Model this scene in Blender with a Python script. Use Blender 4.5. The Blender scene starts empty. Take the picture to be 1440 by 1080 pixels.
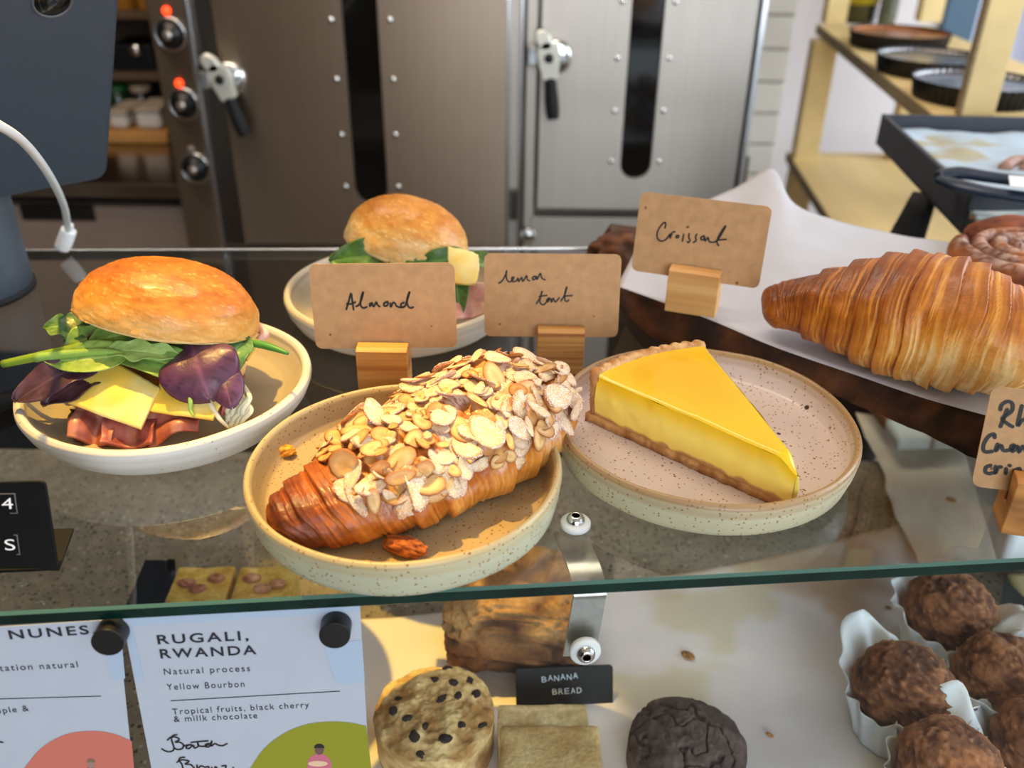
import bpy, bmesh, math, random
import numpy as np
from mathutils import Vector, Matrix
C = bpy.context.scene.collection
scene = bpy.context.scene
# ------------------------------------------------------------------ camera
FPX = 1250.0; TH = math.radians(29.7); RO = math.radians(0.8); CH = 0.28
_F = np.array([0, math.cos(TH), -math.sin(TH)])
_R0 = np.array([1.0, 0, 0]); _U0 = np.array([0, math.sin(TH), math.cos(TH)])
_R = _R0*math.cos(RO) + _U0*math.sin(RO); _U = _U0*math.cos(RO) - _R0*math.sin(RO)
_C = np.array([0, 0, CH])
cam_d = bpy.data.cameras.new('camera'); cam = bpy.data.objects.new('camera', cam_d); C.objects.link(cam)
cam_d.sensor_width = 36; cam_d.lens = 36*FPX/1440; cam_d.clip_start = 0.02; cam_d.clip_end = 60
M4 = Matrix(((_R[0], _U[0], -_F[0], 0), (_R[1], _U[1], -_F[1], 0), (_R[2], _U[2], -_F[2], CH), (0, 0, 0, 1)))
cam.matrix_world = M4
cam_d.dof.use_dof = True; cam_d.dof.focus_distance = 0.47; cam_d.dof.aperture_fstop = 6.5
scene.camera = cam
# ------------------------------------------------------------------ exposure, world, lights
scene.view_settings.view_transform = 'Standard'; scene.view_settings.look = 'None'
scene.view_settings.exposure = -0.08; scene.view_settings.gamma = 1; scene.view_settings.use_curve_mapping = False
w = bpy.data.worlds.new('world'); scene.world = w; w.use_nodes = True
bg = w.node_tree.nodes['Background']; bg.inputs[0].default_value = (0.80, 0.90, 1.0, 1); bg.inputs[1].default_value = 1.35

def aim(o, target):
    d = Vector(target) - o.location
    o.rotation_euler = d.to_track_quat('-Z', 'Y').to_euler()
def area(name, loc, target, sx, sy, power, col):
    l = bpy.data.lights.new(name, 'AREA'); l.shape = 'RECTANGLE'; l.size = sx; l.size_y = sy; l.energy = power; l.color = col
    o = bpy.data.objects.new(name, l); C.objects.link(o); o.location = loc; aim(o, target); return o
def spot(name, loc, target, power, col, ang, blend, rad):
    l = bpy.data.lights.new(name, 'SPOT'); l.energy = power; l.color = col; l.spot_size = math.radians(ang); l.spot_blend = blend
    l.shadow_soft_size = rad
    o = bpy.data.objects.new(name, l); C.objects.link(o); o.location = loc; aim(o, target); return o
area('daylight_front_window', (0.55, -2.3, 0.65), (0.1, 0.5, 0), 2.0, 1.6, 55, (0.82, 0.91, 1.0))
area('daylight_side_window', (1.88, 0.9, 0.6), (0.2, 0.7, 0), 1.5, 1.1, 34, (0.80, 0.90, 1.0))
area('ceiling_lamp_panel', (-0.35, 0.98, 1.42), (-0.35, 0.98, 0), 1.5, 0.35, 17, (1.0, 0.86, 0.70))
spot('halogen_spot', (-0.38, 0.72, 1.36), (-0.165, 0.405, 0.02), 150, (1.0, 0.60, 0.10), 15.2, 0.25, 0.013)
for lx in (-.46, -.15):
    l = bpy.data.lights.new('pendant_lamp', 'POINT'); l.energy = 2.2; l.color = (1, .70, .36); l.shadow_soft_size = .03
    o = bpy.data.objects.new('pendant_lamp', l); C.objects.link(o); o.location = (lx, .30, 1.30)
#spot('case_lamp_light', (-0.10, 0.62, -0.02), (-0.05, 0.42, -0.2), 1.0, (1.0, 0.72, 0.42), 130, 0.5, 0.03)

# ------------------------------------------------------------------ pixel-measure helpers (used only to read off real positions)
def ray(x, y): return _F + _R*((x-720)/FPX) - _U*((y-540)/FPX)
def P(x, y, z=0.0):
    d = ray(x, y); return _C + d*((z-CH)/d[2])
def PY(x, y, Y):
    d = ray(x, y); return _C + d*(Y/d[1])
def PP(x, y, o, n):
    d = ray(x, y); n = np.asarray(n, float); return _C + d*(np.dot(np.asarray(o)-_C, n)/np.dot(d, n))
def nrm(v): v = np.asarray(v, float); return v/np.linalg.norm(v)
def srgb(h):
    if isinstance(h, str):
        h = h.lstrip('#'); c = np.array([int(h[i:i+2], 16)/255 for i in (0, 2, 4)])
    else: c = np.asarray(h, float)
    return np.where(c <= 0.04045, c/12.92, ((c+0.055)/1.055)**2.4)
# ------------------------------------------------------------------ noise
def _hash(ix, iy, iz, s):
    h = (ix*374761393 + iy*668265263 + iz*2147483647 + s*1274126177) & 0xffffffff
    h = ((h ^ (h >> 13))*1274126177) & 0xffffffff
    h = h ^ (h >> 16)
    return (h & 0xffffff)/float(0xffffff)
def vnoise(p, s=0):
    p = np.asarray(p, float); i = np.floor(p).astype(np.int64); f = p-i; f = f*f*(3-2*f)
    r = 0
    for dx in (0, 1):
        for dy in (0, 1):
            for dz in (0, 1):
                wgt = (f[..., 0] if dx else 1-f[..., 0])*(f[..., 1] if dy else 1-f[..., 1])*(f[..., 2] if dz else 1-f[..., 2])
                r = r + wgt*_hash(i[..., 0]+dx, i[..., 1]+dy, i[..., 2]+dz, s)
    return r*2-1
def fbm(p, o=3, s=0):
    p = np.asarray(p, float); r = 0; a = 1; t = 0
    for k in range(o):
        r = r + a*vnoise(p*(2.03**k)+k*7.3, s+k); t += a; a *= .5
    return r/t
def smooth01(x, a=0, b=1):
    t = np.clip((x-a)/(b-a), 0, 1); return t*t*(3-2*t)
def mixc(a, b, t):
    a = np.asarray(a, float); b = np.asarray(b, float); t = np.asarray(t, float)[..., None]
    return a*(1-t)+b*t
# ------------------------------------------------------------------ materials
MATS = {}
def mat(name, col=(.5, .5, .5), rough=.5, metal=0, noise=0, nscale=30, stretch=(1, 1, 1), bump=0, bscale=None, vc=False,
        sss=0, trans=0, ior=1.45, spec=.5, aniso=0, coat=0, emit=None, speck=None, col2=None, rsub=(1, .4, .15), sheen=0):
    if name in MATS: return MATS[name]
    m = bpy.data.materials.new(name); m.use_nodes = True; nt = m.node_tree; N = nt.nodes; L = nt.links
    b = N['Principled BSDF']; I = b.inputs
    c = srgb(col) if not isinstance(col, np.ndarray) else col
    I['Roughness'].default_value = rough; I['Metallic'].default_value = metal; I['IOR'].default_value = ior
    I['Specular IOR Level'].default_value = spec; I['Transmission Weight'].default_value = trans
    I['Coat Weight'].default_value = coat; I['Coat Roughness'].default_value = .12
    if sss:
        I['Subsurface Weight'].default_value = sss; I['Subsurface Radius'].default_value = rsub; I['Subsurface Scale'].default_value = .004
    if aniso: I['Anisotropic'].default_value = aniso; I['Anisotropic Rotation'].default_value = .25
    tc = N.new('ShaderNodeTexCoord'); mp = N.new('ShaderNodeMapping'); L.new(tc.outputs['Object'], mp.inputs[0]); mp.inputs['Scale'].default_value = stretch
    src = None
    if vc:
        a = N.new('ShaderNodeAttribute'); a.attribute_name = 'Col'; src = a.outputs['Color']
    if noise or col2 is not None:
        n = N.new('ShaderNodeTexNoise'); n.inputs['Scale'].default_value = nscale; n.inputs['Detail'].default_value = 5; L.new(mp.outputs[0], n.inputs[0])
        if col2 is not None:
            r = N.new('ShaderNodeValToRGB'); r.color_ramp.elements[0].position = .35; r.color_ramp.elements[1].position = .65
            r.color_ramp.elements[0].color = (*c, 1); r.color_ramp.elements[1].color = (*srgb(col2), 1)
            L.new(n.outputs[0], r.inputs[0]); src = r.outputs[0]
        else:
            mr = N.new('ShaderNodeMapRange'); mr.inputs[1].default_value = .3; mr.inputs[2].default_value = .7
            mr.inputs[3].default_value = 1-noise; mr.inputs[4].default_value = 1+noise; L.new(n.outputs[0], mr.inputs[0])
            mx = N.new('ShaderNodeVectorMath'); mx.operation = 'SCALE'
            if src: L.new(src, mx.inputs[0])
            else: mx.inputs[0].default_value = tuple(c)
            L.new(mr.outputs[0], mx.inputs['Scale']); src = mx.outputs[0]
    if speck:   # list of (scale, radius, colour, jitterkeep)
        for k, (sc, rad, sc_col, keep) in enumerate(speck):
            v = N.new('ShaderNodeTexVoronoi'); v.inputs['Scale'].default_value = sc; L.new(mp.outputs[0], v.inputs[0])
            nn = N.new('ShaderNodeTexNoise'); nn.inputs['Scale'].default_value = sc*1.7
            L.new(mp.outputs[0], nn.inputs[0])
            ad = N.new('ShaderNodeMath'); ad.operation = 'MULTIPLY_ADD'; L.new(nn.outputs[0], ad.inputs[0]); ad.inputs[1].default_value = .25; L.new(v.outputs['Distance'], ad.inputs[2])
            rr = N.new('ShaderNodeMapRange'); rr.inputs[1].default_value = rad+.125-.03; rr.inputs[2].default_value = rad+.125+.03; rr.inputs[3].default_value = 1; rr.inputs[4].default_value = 0
            L.new(ad.outputs[0], rr.inputs[0])
            sp = N.new('ShaderNodeSeparateColor'); L.new(v.outputs['Color'], sp.inputs[0])
            gt = N.new('ShaderNodeMath'); gt.operation = 'LESS_THAN'; gt.inputs[1].default_value = keep; L.new(sp.outputs[0], gt.inputs[0])
            ml = N.new('ShaderNodeMath'); ml.operation = 'MULTIPLY'; L.new(rr.outputs[0], ml.inputs[0]); L.new(gt.outputs[0], ml.inputs[1])
            mx = N.new('ShaderNodeMix'); mx.data_type = 'RGBA'; L.new(ml.outputs[0], mx.inputs[0])
            if src: L.new(src, mx.inputs[6])
            else: mx.inputs[6].default_value = (*c, 1)
            mx.inputs[7].default_value = (*srgb(sc_col), 1); src = mx.outputs[2]
    if src: L.new(src, I['Base Color'])
    else: I['Base Color'].default_value = (*c, 1)
    if bump:
        n2 = N.new('ShaderNodeTexNoise'); n2.inputs['Scale'].default_value = bscale or nscale; n2.inputs['Detail'].default_value = 4; L.new(mp.outputs[0], n2.inputs[0])
        bp = N.new('ShaderNodeBump'); bp.inputs['Strength'].default_value = bump; bp.inputs['Distance'].default_value = .001
        L.new(n2.outputs[0], bp.inputs['Height']); L.new(bp.outputs[0], I['Normal'])
    if emit: I['Emission Color'].default_value = (*srgb(emit[0]), 1); I['Emission Strength'].default_value = emit[1]
    MATS[name] = m; return m
def glassmat(name, tint, refl=1.0, ior=1.7):
    m = bpy.data.materials.new(name); m.use_nodes = True; nt = m.node_tree; N = nt.nodes; L = nt.links
    N.remove(N['Principled BSDF']); out = N['Material Output']
    t = N.new('ShaderNodeBsdfTransparent'); t.inputs[0].default_value = (*tint, 1)
    g = N.new('ShaderNodeBsdfGlossy'); g.inputs['Roughness'].default_value = .02; g.inputs[0].default_value = (refl, refl, refl, 1)
    fr = N.new('ShaderNodeFresnel'); fr.inputs[0].default_value = ior
    # only the outward faces mirror: the two reflections of the pane are folded into one
    ge = N.new('ShaderNodeNewGeometry'); iv = N.new('ShaderNodeMath'); iv.operation = 'SUBTRACT'; iv.inputs[0].default_value = 1; L.new(ge.outputs['Backfacing'], iv.inputs[1])
    ml = N.new('ShaderNodeMath'); ml.operation = 'MULTIPLY'; L.new(fr.outputs[0], ml.inputs[0]); L.new(iv.outputs[0], ml.inputs[1])
    mx = N.new('ShaderNodeMixShader'); L.new(ml.outputs[0], mx.inputs[0]); L.new(t.outputs[0], mx.inputs[1]); L.new(g.outputs[0], mx.inputs[2]); L.new(mx.outputs[0], out.inputs[0])
    return m
# ------------------------------------------------------------------ mesh helpers
def worldorigin(p):
    v = np.zeros(3)
    while p is not None: v = v+np.array(p.location); p = p.parent
    return v
def tag(o, label=None, cat=None, group=None, kind=None):
    if label: o['label'] = label
    if cat: o['category'] = cat
    if group: o['group'] = group
    if kind: o['kind'] = kind
    return o
def thing(name, label, cat, loc, group=None):
    o = bpy.data.objects.new(name, None); C.objects.link(o); o.location = tuple(map(float, loc)); o.empty_display_size = .02
    return tag(o, label, cat, group)
def part(name, V, Fc, m, parent=None, smooth=True, col=None, fm=None, origin=None):
    """V in world coordinates; becomes a child of parent (or top-level with origin)"""
    V = np.asarray(V, float).reshape(-1, 3)
    org = worldorigin(parent) if parent is not None else (np.array(origin, float) if origin is not None else np.array([V[:, 0].mean(), V[:, 1].mean(), V[:, 2].min()]))
    me = bpy.data.meshes.new(name); me.from_pydata([tuple(v) for v in (V-org)], [], [tuple(int(i) for i in f) for f in Fc])
    if len(Fc) > 5:
        bmn = bmesh.new(); bmn.from_mesh(me); bmesh.ops.recalc_face_normals(bmn, faces=bmn.faces); bmn.to_mesh(me); bmn.free()
    ms = m if isinstance(m, (list, tuple)) else [m]
    for q in ms: me.materials.append(q)
    if fm is not None: me.polygons.foreach_set('material_index', list(fm))
    if smooth is not None: me.polygons.foreach_set('use_smooth', [bool(smooth)]*len(me.polygons))
    if col is not None:
        a = me.color_attributes.new('Col', 'FLOAT_COLOR', 'POINT'); col = np.asarray(col, float).reshape(-1, 3)
        a.data.foreach_set('color', np.concatenate([np.clip(col, 0, 1), np.ones((len(col), 1))], 1).ravel())
    me.update()
    o = bpy.data.objects.new(name, me); C.objects.link(o)
    if parent is not None: o.parent = parent
    else: o.location = tuple(org)
    return o
def gridfaces(nu, nv, cu=False, cv=False, off=0, flip=False):
    F = []
    for i in range(nu if cu else nu-1):
        for j in range(nv if cv else nv-1):
            a = i*nv+j; b = ((i+1) % nu)*nv+j; c = ((i+1) % nu)*nv+(j+1) % nv; d = i*nv+(j+1) % nv
            F.append((d+off, c+off, b+off, a+off) if flip else (a+off, b+off, c+off, d+off))
    return F
def grid(name, G, m, parent=None, cu=False, cv=False, caps=False, col=None, smooth=True, thick=0, flip=False, origin=None, mirror=None):
    nu, nv = G.shape[:2]; V = G.reshape(-1, 3); Fc = gridfaces(nu, nv, cu, cv, flip=flip)
    colr = None if col is None else np.broadcast_to(col, G.shape).reshape(-1, 3)
    if thick:
        du = np.gradient(G, axis=0); dv = np.gradient(G, axis=1); n = np.cross(du, dv); n /= np.maximum(np.linalg.norm(n, axis=-1, keepdims=True), 1e-12)
        V2 = (G-n*thick).reshape(-1, 3); k = len(V)
        Fc = Fc + gridfaces(nu, nv, cu, cv, off=k, flip=not flip)
        def quad(a, b): Fc.append((a, a+k, b+k, b) if not flip else (b, b+k, a+k, a))
        if not cu:
            for j in range(nv-1): quad(j, j+1); quad((nu-1)*nv+j+1, (nu-1)*nv+j)
        if not cv:
            for i in range(nu-1): quad((i+1)*nv, i*nv); quad(i*nv+nv-1, (i+1)*nv+nv-1)
        V = np.concatenate([V, V2]);
        if colr is not None: colr = np.concatenate([colr, colr])
    if caps and cv:
        for (i, rev) in ((0, False), (nu-1, True)):
            k = len(V); V = np.concatenate([V, G[i].mean(0)[None]])
            if colr is not None: colr = np.concatenate([colr, colr[i*nv:i*nv+nv].mean(0)[None]])
            for j in range(nv):
                a = i*nv+j; b = i*nv+(j+1) % nv
                Fc.append((k, a, b) if not (rev ^ flip) else (k, b, a))
    o = part(name, V, Fc, m, parent, smooth, colr, origin=origin); return o
def boxmesh(cx, sx, bev=.0, seg=2):
    bm = bmesh.new(); bmesh.ops.create_cube(bm, size=1); bmesh.ops.scale(bm, vec=Vector(sx), verts=bm.verts)
    if bev: bmesh.ops.bevel(bm, geom=bm.edges[:], offset=bev, segments=seg, profile=.5, affect='EDGES')
    V = np.array([v.co[:] for v in bm.verts]); Fc = [[v.index for v in f.verts] for f in bm.faces]; bm.free()
    return V, Fc
def rotz(a): c, s = math.cos(a), math.sin(a); return np.array([[c, -s, 0], [s, c, 0], [0, 0, 1.]])
def rotx(a): c, s = math.cos(a), math.sin(a); return np.array([[1., 0, 0], [0, c, -s], [0, s, c]])
def roty(a): c, s = math.cos(a), math.sin(a); return np.array([[c, 0, s], [0, 1., 0], [-s, 0, c]])
def box(name, c, s, m, parent=None, bev=.001, R=None, smooth=False, seg=2, origin=None):
    V, Fc = boxmesh(c, s, bev, seg)
    if R is not None: V = V @ np.asarray(R).T
    return part(name, V+np.asarray(c, float), Fc, m, parent, smooth, origin=origin)
def box2(name, x0, x1, y0, y1, z0, z1, m, parent=None, bev=.001, **k):
    return box(name, ((x0+x1)/2, (y0+y1)/2, (z0+z1)/2), (abs(x1-x0), abs(y1-y0), abs(z1-z0)), m, parent, bev, **k)
def prism(name, poly, d, m, parent=None, bev=0, smooth=False, seg=1):
    """poly: Nx3 planar world points, extruded by vector d"""
    poly = np.asarray(poly, float); d = np.asarray(d, float); n = len(poly)
    bm = bmesh.new(); a = [bm.verts.new(p) for p in poly]; b = [bm.verts.new(p+d) for p in poly]
    f0 = bm.faces.new(a); f1 = bm.faces.new(b[::-1])
    for i in range(n): bm.faces.new((a[(i+1) % n], a[i], b[i], b[(i+1) % n]))
    bm.normal_update()
    if bev:
        eds = [e for f in (f0, f1) for e in f.edges]; bmesh.ops.bevel(bm, geom=list(set(eds)), offset=bev, segments=seg, affect='EDGES')
    bmesh.ops.recalc_face_normals(bm, faces=bm.faces)
    bm.verts.index_update(); V = [v.co[:] for v in bm.verts]; Fc = [[v.index for v in f.verts] for f in bm.faces]; bm.free()
    return part(name, V, Fc, m, parent, smooth)
def lathe(name, prof, c, m, parent=None, n=64, R=None, smooth=True, fn=None, col=None, cap=False):
    prof = np.asarray(prof, float); a = np.linspace(0, 2*np.pi, n, endpoint=False)
    G = np.stack([prof[:, 0][:, None]*np.cos(a), prof[:, 0][:, None]*np.sin(a), np.broadcast_to(prof[:, 1][:, None], (len(prof), n))], -1)
    if fn is not None: G = fn(G)
    if R is not None: G = G @ np.asarray(R).T
    return grid(name, G+np.asarray(c, float), m, parent, cv=True, smooth=smooth, col=col, caps=cap, flip=True)
def catmull(pts, n=8, closed=False):
    p = np.asarray(pts, float)
    if len(p) < 3 and not closed:
        t = np.linspace(0, 1, n+1)[:, None]; return p[0]*(1-t)+p[-1]*t
    e = np.concatenate([p[-1:], p, p[:2]]) if closed else np.concatenate([2*p[:1]-p[1:2], p, 2*p[-1:]-p[-2:-1]])
    out = []
    for i in range(1, len(e)-2):
        for t in np.linspace(0, 1, n, endpoint=False):
            out.append(.5*((2*e[i])+(-e[i-1]+e[i+1])*t+(2*e[i-1]-5*e[i]+4*e[i+1]-e[i+2])*t*t+(-e[i-1]+3*e[i]-3*e[i+1]+e[i+2])*t**3))
    if not closed: out.append(p[-1])
    return np.array(out)
def frames(p):
    T = np.gradient(p, axis=0); T /= np.linalg.norm(T, axis=1, keepdims=True)
    S = np.zeros_like(T); up = np.array([0, 0, 1.])
    if abs(T[0] @ up) > .9: up = np.array([0, 1., 0])
    s = nrm(np.cross(T[0], up))
    for i in range(len(p)):
        s = nrm(s - T[i]*(s @ T[i])); S[i] = s
    return T, S, np.cross(S, T)
def tube(name, pts, r, m, parent=None, n=10, k=8, closed=False, col=None, flat=1.0, raw=False):
    p = np.asarray(pts, float) if raw else catmull(pts, k, closed); T, S, U = frames(p)
    r = np.asarray(r, float)
    if r.ndim: r = np.interp(np.linspace(0, 1, len(p)), np.linspace(0, 1, len(r)), r)
    else: r = np.full(len(p), float(r))
    a = np.linspace(0, 2*np.pi, n, endpoint=False)
    G = p[:, None]+r[:, None, None]*(np.cos(a)[None, :, None]*S[:, None]+flat*np.sin(a)[None, :, None]*U[:, None])
    return grid(name, G, m, parent, cu=closed, cv=True, caps=not closed, col=col)
def ribbon(name, strokes, wdt, nvec, m, parent, lift=.0003):
    """pen strokes: list of Nx3 polylines lying in a plane with normal nvec"""
    nvec = nrm(nvec); V = []; Fc = []
    for s in strokes:
        s = np.asarray(s, float)
        p = catmull(s, 5) if len(s) > 1 else np.array([s[0]-[wdt/2, 0, 0], s[0]+[wdt/2, 0, 0]])
        T = np.gradient(p, axis=0); T /= np.maximum(np.linalg.norm(T, axis=1, keepdims=True), 1e-9); S = np.cross(T, nvec)
        # round ends
        ends0 = [p[0]-T[0]*wdt*.4]; ends1 = [p[-1]+T[-1]*wdt*.4]
        pp = np.concatenate([ends0, p, ends1]); SS = np.concatenate([S[:1]*.45, S, S[-1:]*.45])
        k = len(V); L = pp-SS*wdt/2+nvec*lift; Rr = pp+SS*wdt/2+nvec*lift
        for a, b in zip(L, Rr): V += [a, b]
        for i in range(len(pp)-1): Fc.append((k+2*i, k+2*i+1, k+2*i+3, k+2*i+2))
    return part(name, V, Fc, m, parent, False)
def text(name, s, o, xd, yd, width, height, m, parent, lift=.0003, spacing=1.0, shear=0, bold=0):
    """flat lettering: baseline starts at o, runs width along xd, cap height along yd"""
    cu = bpy.data.curves.new('t', 'FONT'); cu.body = s; cu.size = 1; cu.space_character = spacing; cu.shear = shear; cu.offset = bold; cu.resolution_u = 4
    ob = bpy.data.objects.new('t', cu); C.objects.link(ob); bpy.context.view_layer.update()
    dg = bpy.context.evaluated_depsgraph_get(); me = bpy.data.meshes.new_from_object(ob.evaluated_get(dg))
    V = np.array([v.co[:] for v in me.vertices]); Fc = [list(p.vertices) for p in me.polygons]
    bpy.data.objects.remove(ob); bpy.data.curves.remove(cu); bpy.data.meshes.remove(me)
    xd = nrm(xd); yd = nrm(np.asarray(yd)-xd*np.dot(xd, yd)); n = np.cross(xd, yd)
    x0, x1 = V[:, 0].min(), V[:, 0].max()
    W = np.asarray(o, float)+((V[:, 0]-x0)/(x1-x0)*width)[:, None]*xd+(V[:, 1]/.72*height)[:, None]*yd+n*lift
    return part(name, W, Fc, m, parent, False)
def sheet(name, c4, nx, ny, m, parent=None, amp=.001, sc=12, seed=0, thick=.0003, edge=0, fn=None, col=None):
    """c4: corners back-left, back-right, front-right, front-left"""
    a, b, c, d = [np.asarray(q, float) for q in c4]
    u = np.linspace(0, 1, nx)[:, None, None]; v = np.linspace(0, 1, ny)[None, :, None]
    G = (a*(1-u)+b*u)*(1-v)+(d*(1-u)+c*u)*v
    n3 = np.stack([G[..., 0]*sc, G[..., 1]*sc, G[..., 2]*0], -1)
    if edge:
        G[..., 0] += edge*vnoise(n3*3.1, seed+5)*(1-np.minimum(1, 8*np.minimum(np.minimum(u[..., 0], 1-u[..., 0]), np.minimum(v[..., 0], 1-v[..., 0]))))
        G[..., 1] += edge*vnoise(n3*2.7, seed+9)*(1-np.minimum(1, 8*np.minimum(np.minimum(u[..., 0], 1-u[..., 0]), np.minimum(v[..., 0], 1-v[..., 0]))))
    G[..., 2] += amp*(1+fbm(n3, 4, seed))
    if fn is not None: G = fn(G, u[..., 0], v[..., 0])
    cc = col(G) if callable(col) else col
    return grid(name, G, m, parent, thick=thick, col=cc, flip=True)
def copy_tree(o, parent=None):
    c = o.copy(); C.objects.link(c); c.parent = parent
    for ch in list(o.children): copy_tree(ch, c)
    return c
# ------------------------------------------------------------------ shared materials
M_steel = mat('brushed_steel', '#aba39a', .40, 1, noise=.05, nscale=60, stretch=(6, 6, .12), bump=.05, aniso=.85)
M_steel_refl = mat('steel_brown_reflection', '#9a8b7c', .40, 1, noise=.05, nscale=60, stretch=(6, 6, .12), bump=.05, aniso=.85)  # same brushed steel, browned to paint in what the left door reflects
M_steel_dk = mat('steel_dark', '#6b645d', .35, 1, noise=.1, nscale=40, stretch=(6, 6, .2))
M_chrome = mat('chrome', '#d8d8d6', .12, 1)
M_trim = mat('bright_trim', '#dcdde0', .25, 1)
M_black = mat('black_plastic', '#101113', .35)
M_blackgls = mat('black_glass', '#0a0908', .06, coat=.5)
M_rubber = mat('black_rubber', '#0c0d10', .7)
M_slate = mat('slate_plastic', '#3b444e', .55, noise=.06, nscale=400, bump=.08, bscale=900)
M_white = mat('white_plastic', '#e9eaea', .35)
M_wall = mat('plaster', '#e6dede', .9, noise=.03, nscale=6)
M_tile = mat('glazed_tile', '#f4f1ea', .22, noise=.03, nscale=8, coat=.3)
M_grout = mat('grout', '#b9b3aa', .9)
M_ply = mat('pine_plywood', '#dfc388', .55, noise=.12, nscale=14, stretch=(1, .15, 1))
M_plyedge = mat('plywood_edge', '#8d7a58', .7, noise=.2, nscale=60, stretch=(.3, .3, 6))
M_granite = mat('granite', '#857a6b', .38, noise=.22, nscale=85, col2=None, speck=[(210, .30, '#3f3a34', .40), (330, .30, '#4b453e', .5), (150, .24, '#a79d8d', .3)])
M_floor = mat('floor_tiles', '#9a8f83', .5, noise=.15, nscale=6)
M_ceil = mat('ceiling_paint', '#c9bdae', .9)
M_brown = mat('brown_panel', '#4f4135', .6, noise=.15, nscale=4)
M_gl = glassmat('clear_glass', (.96, .98, .965)); M_glp = glassmat('pane_glass', (.97, .985, .98), .8, 1.36)
M_gle = mat('glass_edge', '#06251f', .2, noise=.5, nscale=25, coat=.1, spec=.3)
M_glc = mat('glass_chamfer', '#47695f', .2)
# ------------------------------------------------------------------ room shell
st = lambda o: tag(o, kind='structure')
st(box2('floor', -2.4, 1.9, -2.8, 2.3, -1.12, -1.1, M_floor, bev=0))
st(box2('ceiling', -2.4, 1.9, -2.8, 2.3, 1.5, 1.52, M_ceil, bev=0))
st(box2('wall_left', -2.42, -2.4, -2.8, 2.3, -1.1, 1.5, M_brown, bev=0))
st(box2('reflection_wall', -2.4, .05, -2.82, -2.8, -1.1, 1.5, M_brown, bev=0))  # unseen partial wall, added so the left oven half reflects brown
YW = 2.1
wb = st(thing('wall_back', None, None, (0, YW, -1.1)))
wx0, wx1, wz0, wz1 = 0.93, 1.75, -0.35, 1.1
box2('plaster_panel', -2.4, wx0, YW, YW+.05, -1.1, 1.5, M_wall, wb, 0)
box2('plaster_panel', wx0, 1.9, YW, YW+.05, wz1, 1.5, M_wall, wb, 0)
box2('plaster_panel', wx0, 1.9, YW, YW+.05, -1.1, wz0, M_wall, wb, 0)
box2('plaster_panel', wx1, 1.9, YW, YW+.05, wz0, wz1, M_wall, wb, 0)
# glazed tiles on the back wall right of the oven
YT = 1.98
tp = box2('tile_backing', PY(1000, 100, YT)[0]-.5, PY(1098, 100, YT)[0]+.012, YT, YW, -1.1, 1.4, M_grout, wb, .001)
t0 = PY(1060, 68, YT)[2]; dz = (PY(1060, 68, YT)[2]-PY(1060, 202, YT)[2])/3
xr = PY(1098, 100, YT)[0]+.012
me0 = None
for k in range(-6, 6):
    for j in range(2):
        zc = t0+dz*(k+.5); x1 = xr-j*.205
        if me0 is None:
            me0 = box('tile', (x1-.1, YT-.004, zc), (.199, .010, dz-.005), M_tile, wb, .003); base_loc = (x1-.1, YT-.004, zc)
            t_first = me0
        else:
            c = t_first.copy(); C.objects.link(c); c.parent = wb
            c.location = (x1-.1-base_loc[0], 0, zc-base_loc[2])
M_skyp = glassmat('window_glass', (.95, .97, 1.0))
M_bluefr = mat('blue_frame_paint', '#4b6478', .5)
wn = st(thing('window_1', None, None, ((wx0+wx1)/2, YW, wz0)))
for (a, b, c_, d) in ((wx0, wx0+.07, wz0, wz1), (wx1-.07, wx1, wz0, wz1), (wx0+.07, wx1-.07, wz0, wz0+.06), (wx0+.07, wx1-.07, wz1-.06, wz1)):
    box2('frame', a, b, YW-.02, YW+.04, c_, d, M_bluefr, wn, .004)
box2('pane', wx0+.07, wx1-.07, YW+.005, YW+.011, wz0+.06, wz1-.06, M_skyp, wn, 0)
# street outside the back window
M_pink = mat('pink_render', '#cf8f84', .8, noise=.08, nscale=5); M_lblue = mat('light_blue_paint', '#8fc6e6', .6); M_pale = mat('pale_render', '#dcdce6', .8)
so = thing('house_front', 'blurred pale, blue and pink house front outside the window', 'building', (2.0, 3.4, -1.1))
box2('blue_wall', 1.2, 1.62, 3.4, 3.5, -1.1, 1.6, M_lblue, so, .01); box2('pale_wall', 1.62, 2.9, 3.4, 3.5, -1.1, 1.6, M_pale, so, .01)
grid('pink_column', np.array([[[1.93+(.10+.03*math.sin(z*7))*math.cos(a), 3.3+.1*math.sin(a), z] for a in np.linspace(0, 2*np.pi, 20, endpoint=False)] for z in np.linspace(-.35, 1.0, 30)]), M_pink, so, cv=True, caps=True)
# right wall with a big window opening on the street
wr = st(thing('wall_right', None, None, (1.9, 0, -1.1)))
box2('plaster_panel', 1.9, 1.95, -2.8, 2.3, -1.1, -.35, M_wall, wr, 0); box2('plaster_panel', 1.9, 1.95, -2.8, 2.3, 1.3, 1.5, M_wall, wr, 0)
box2('plaster_panel', 1.9, 1.95, 1.8, 2.3, -.35, 1.3, M_wall, wr, 0); box2('plaster_panel', 1.9, 1.95, -2.8, -1.6, -.35, 1.3, M_wall, wr, 0)

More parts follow.
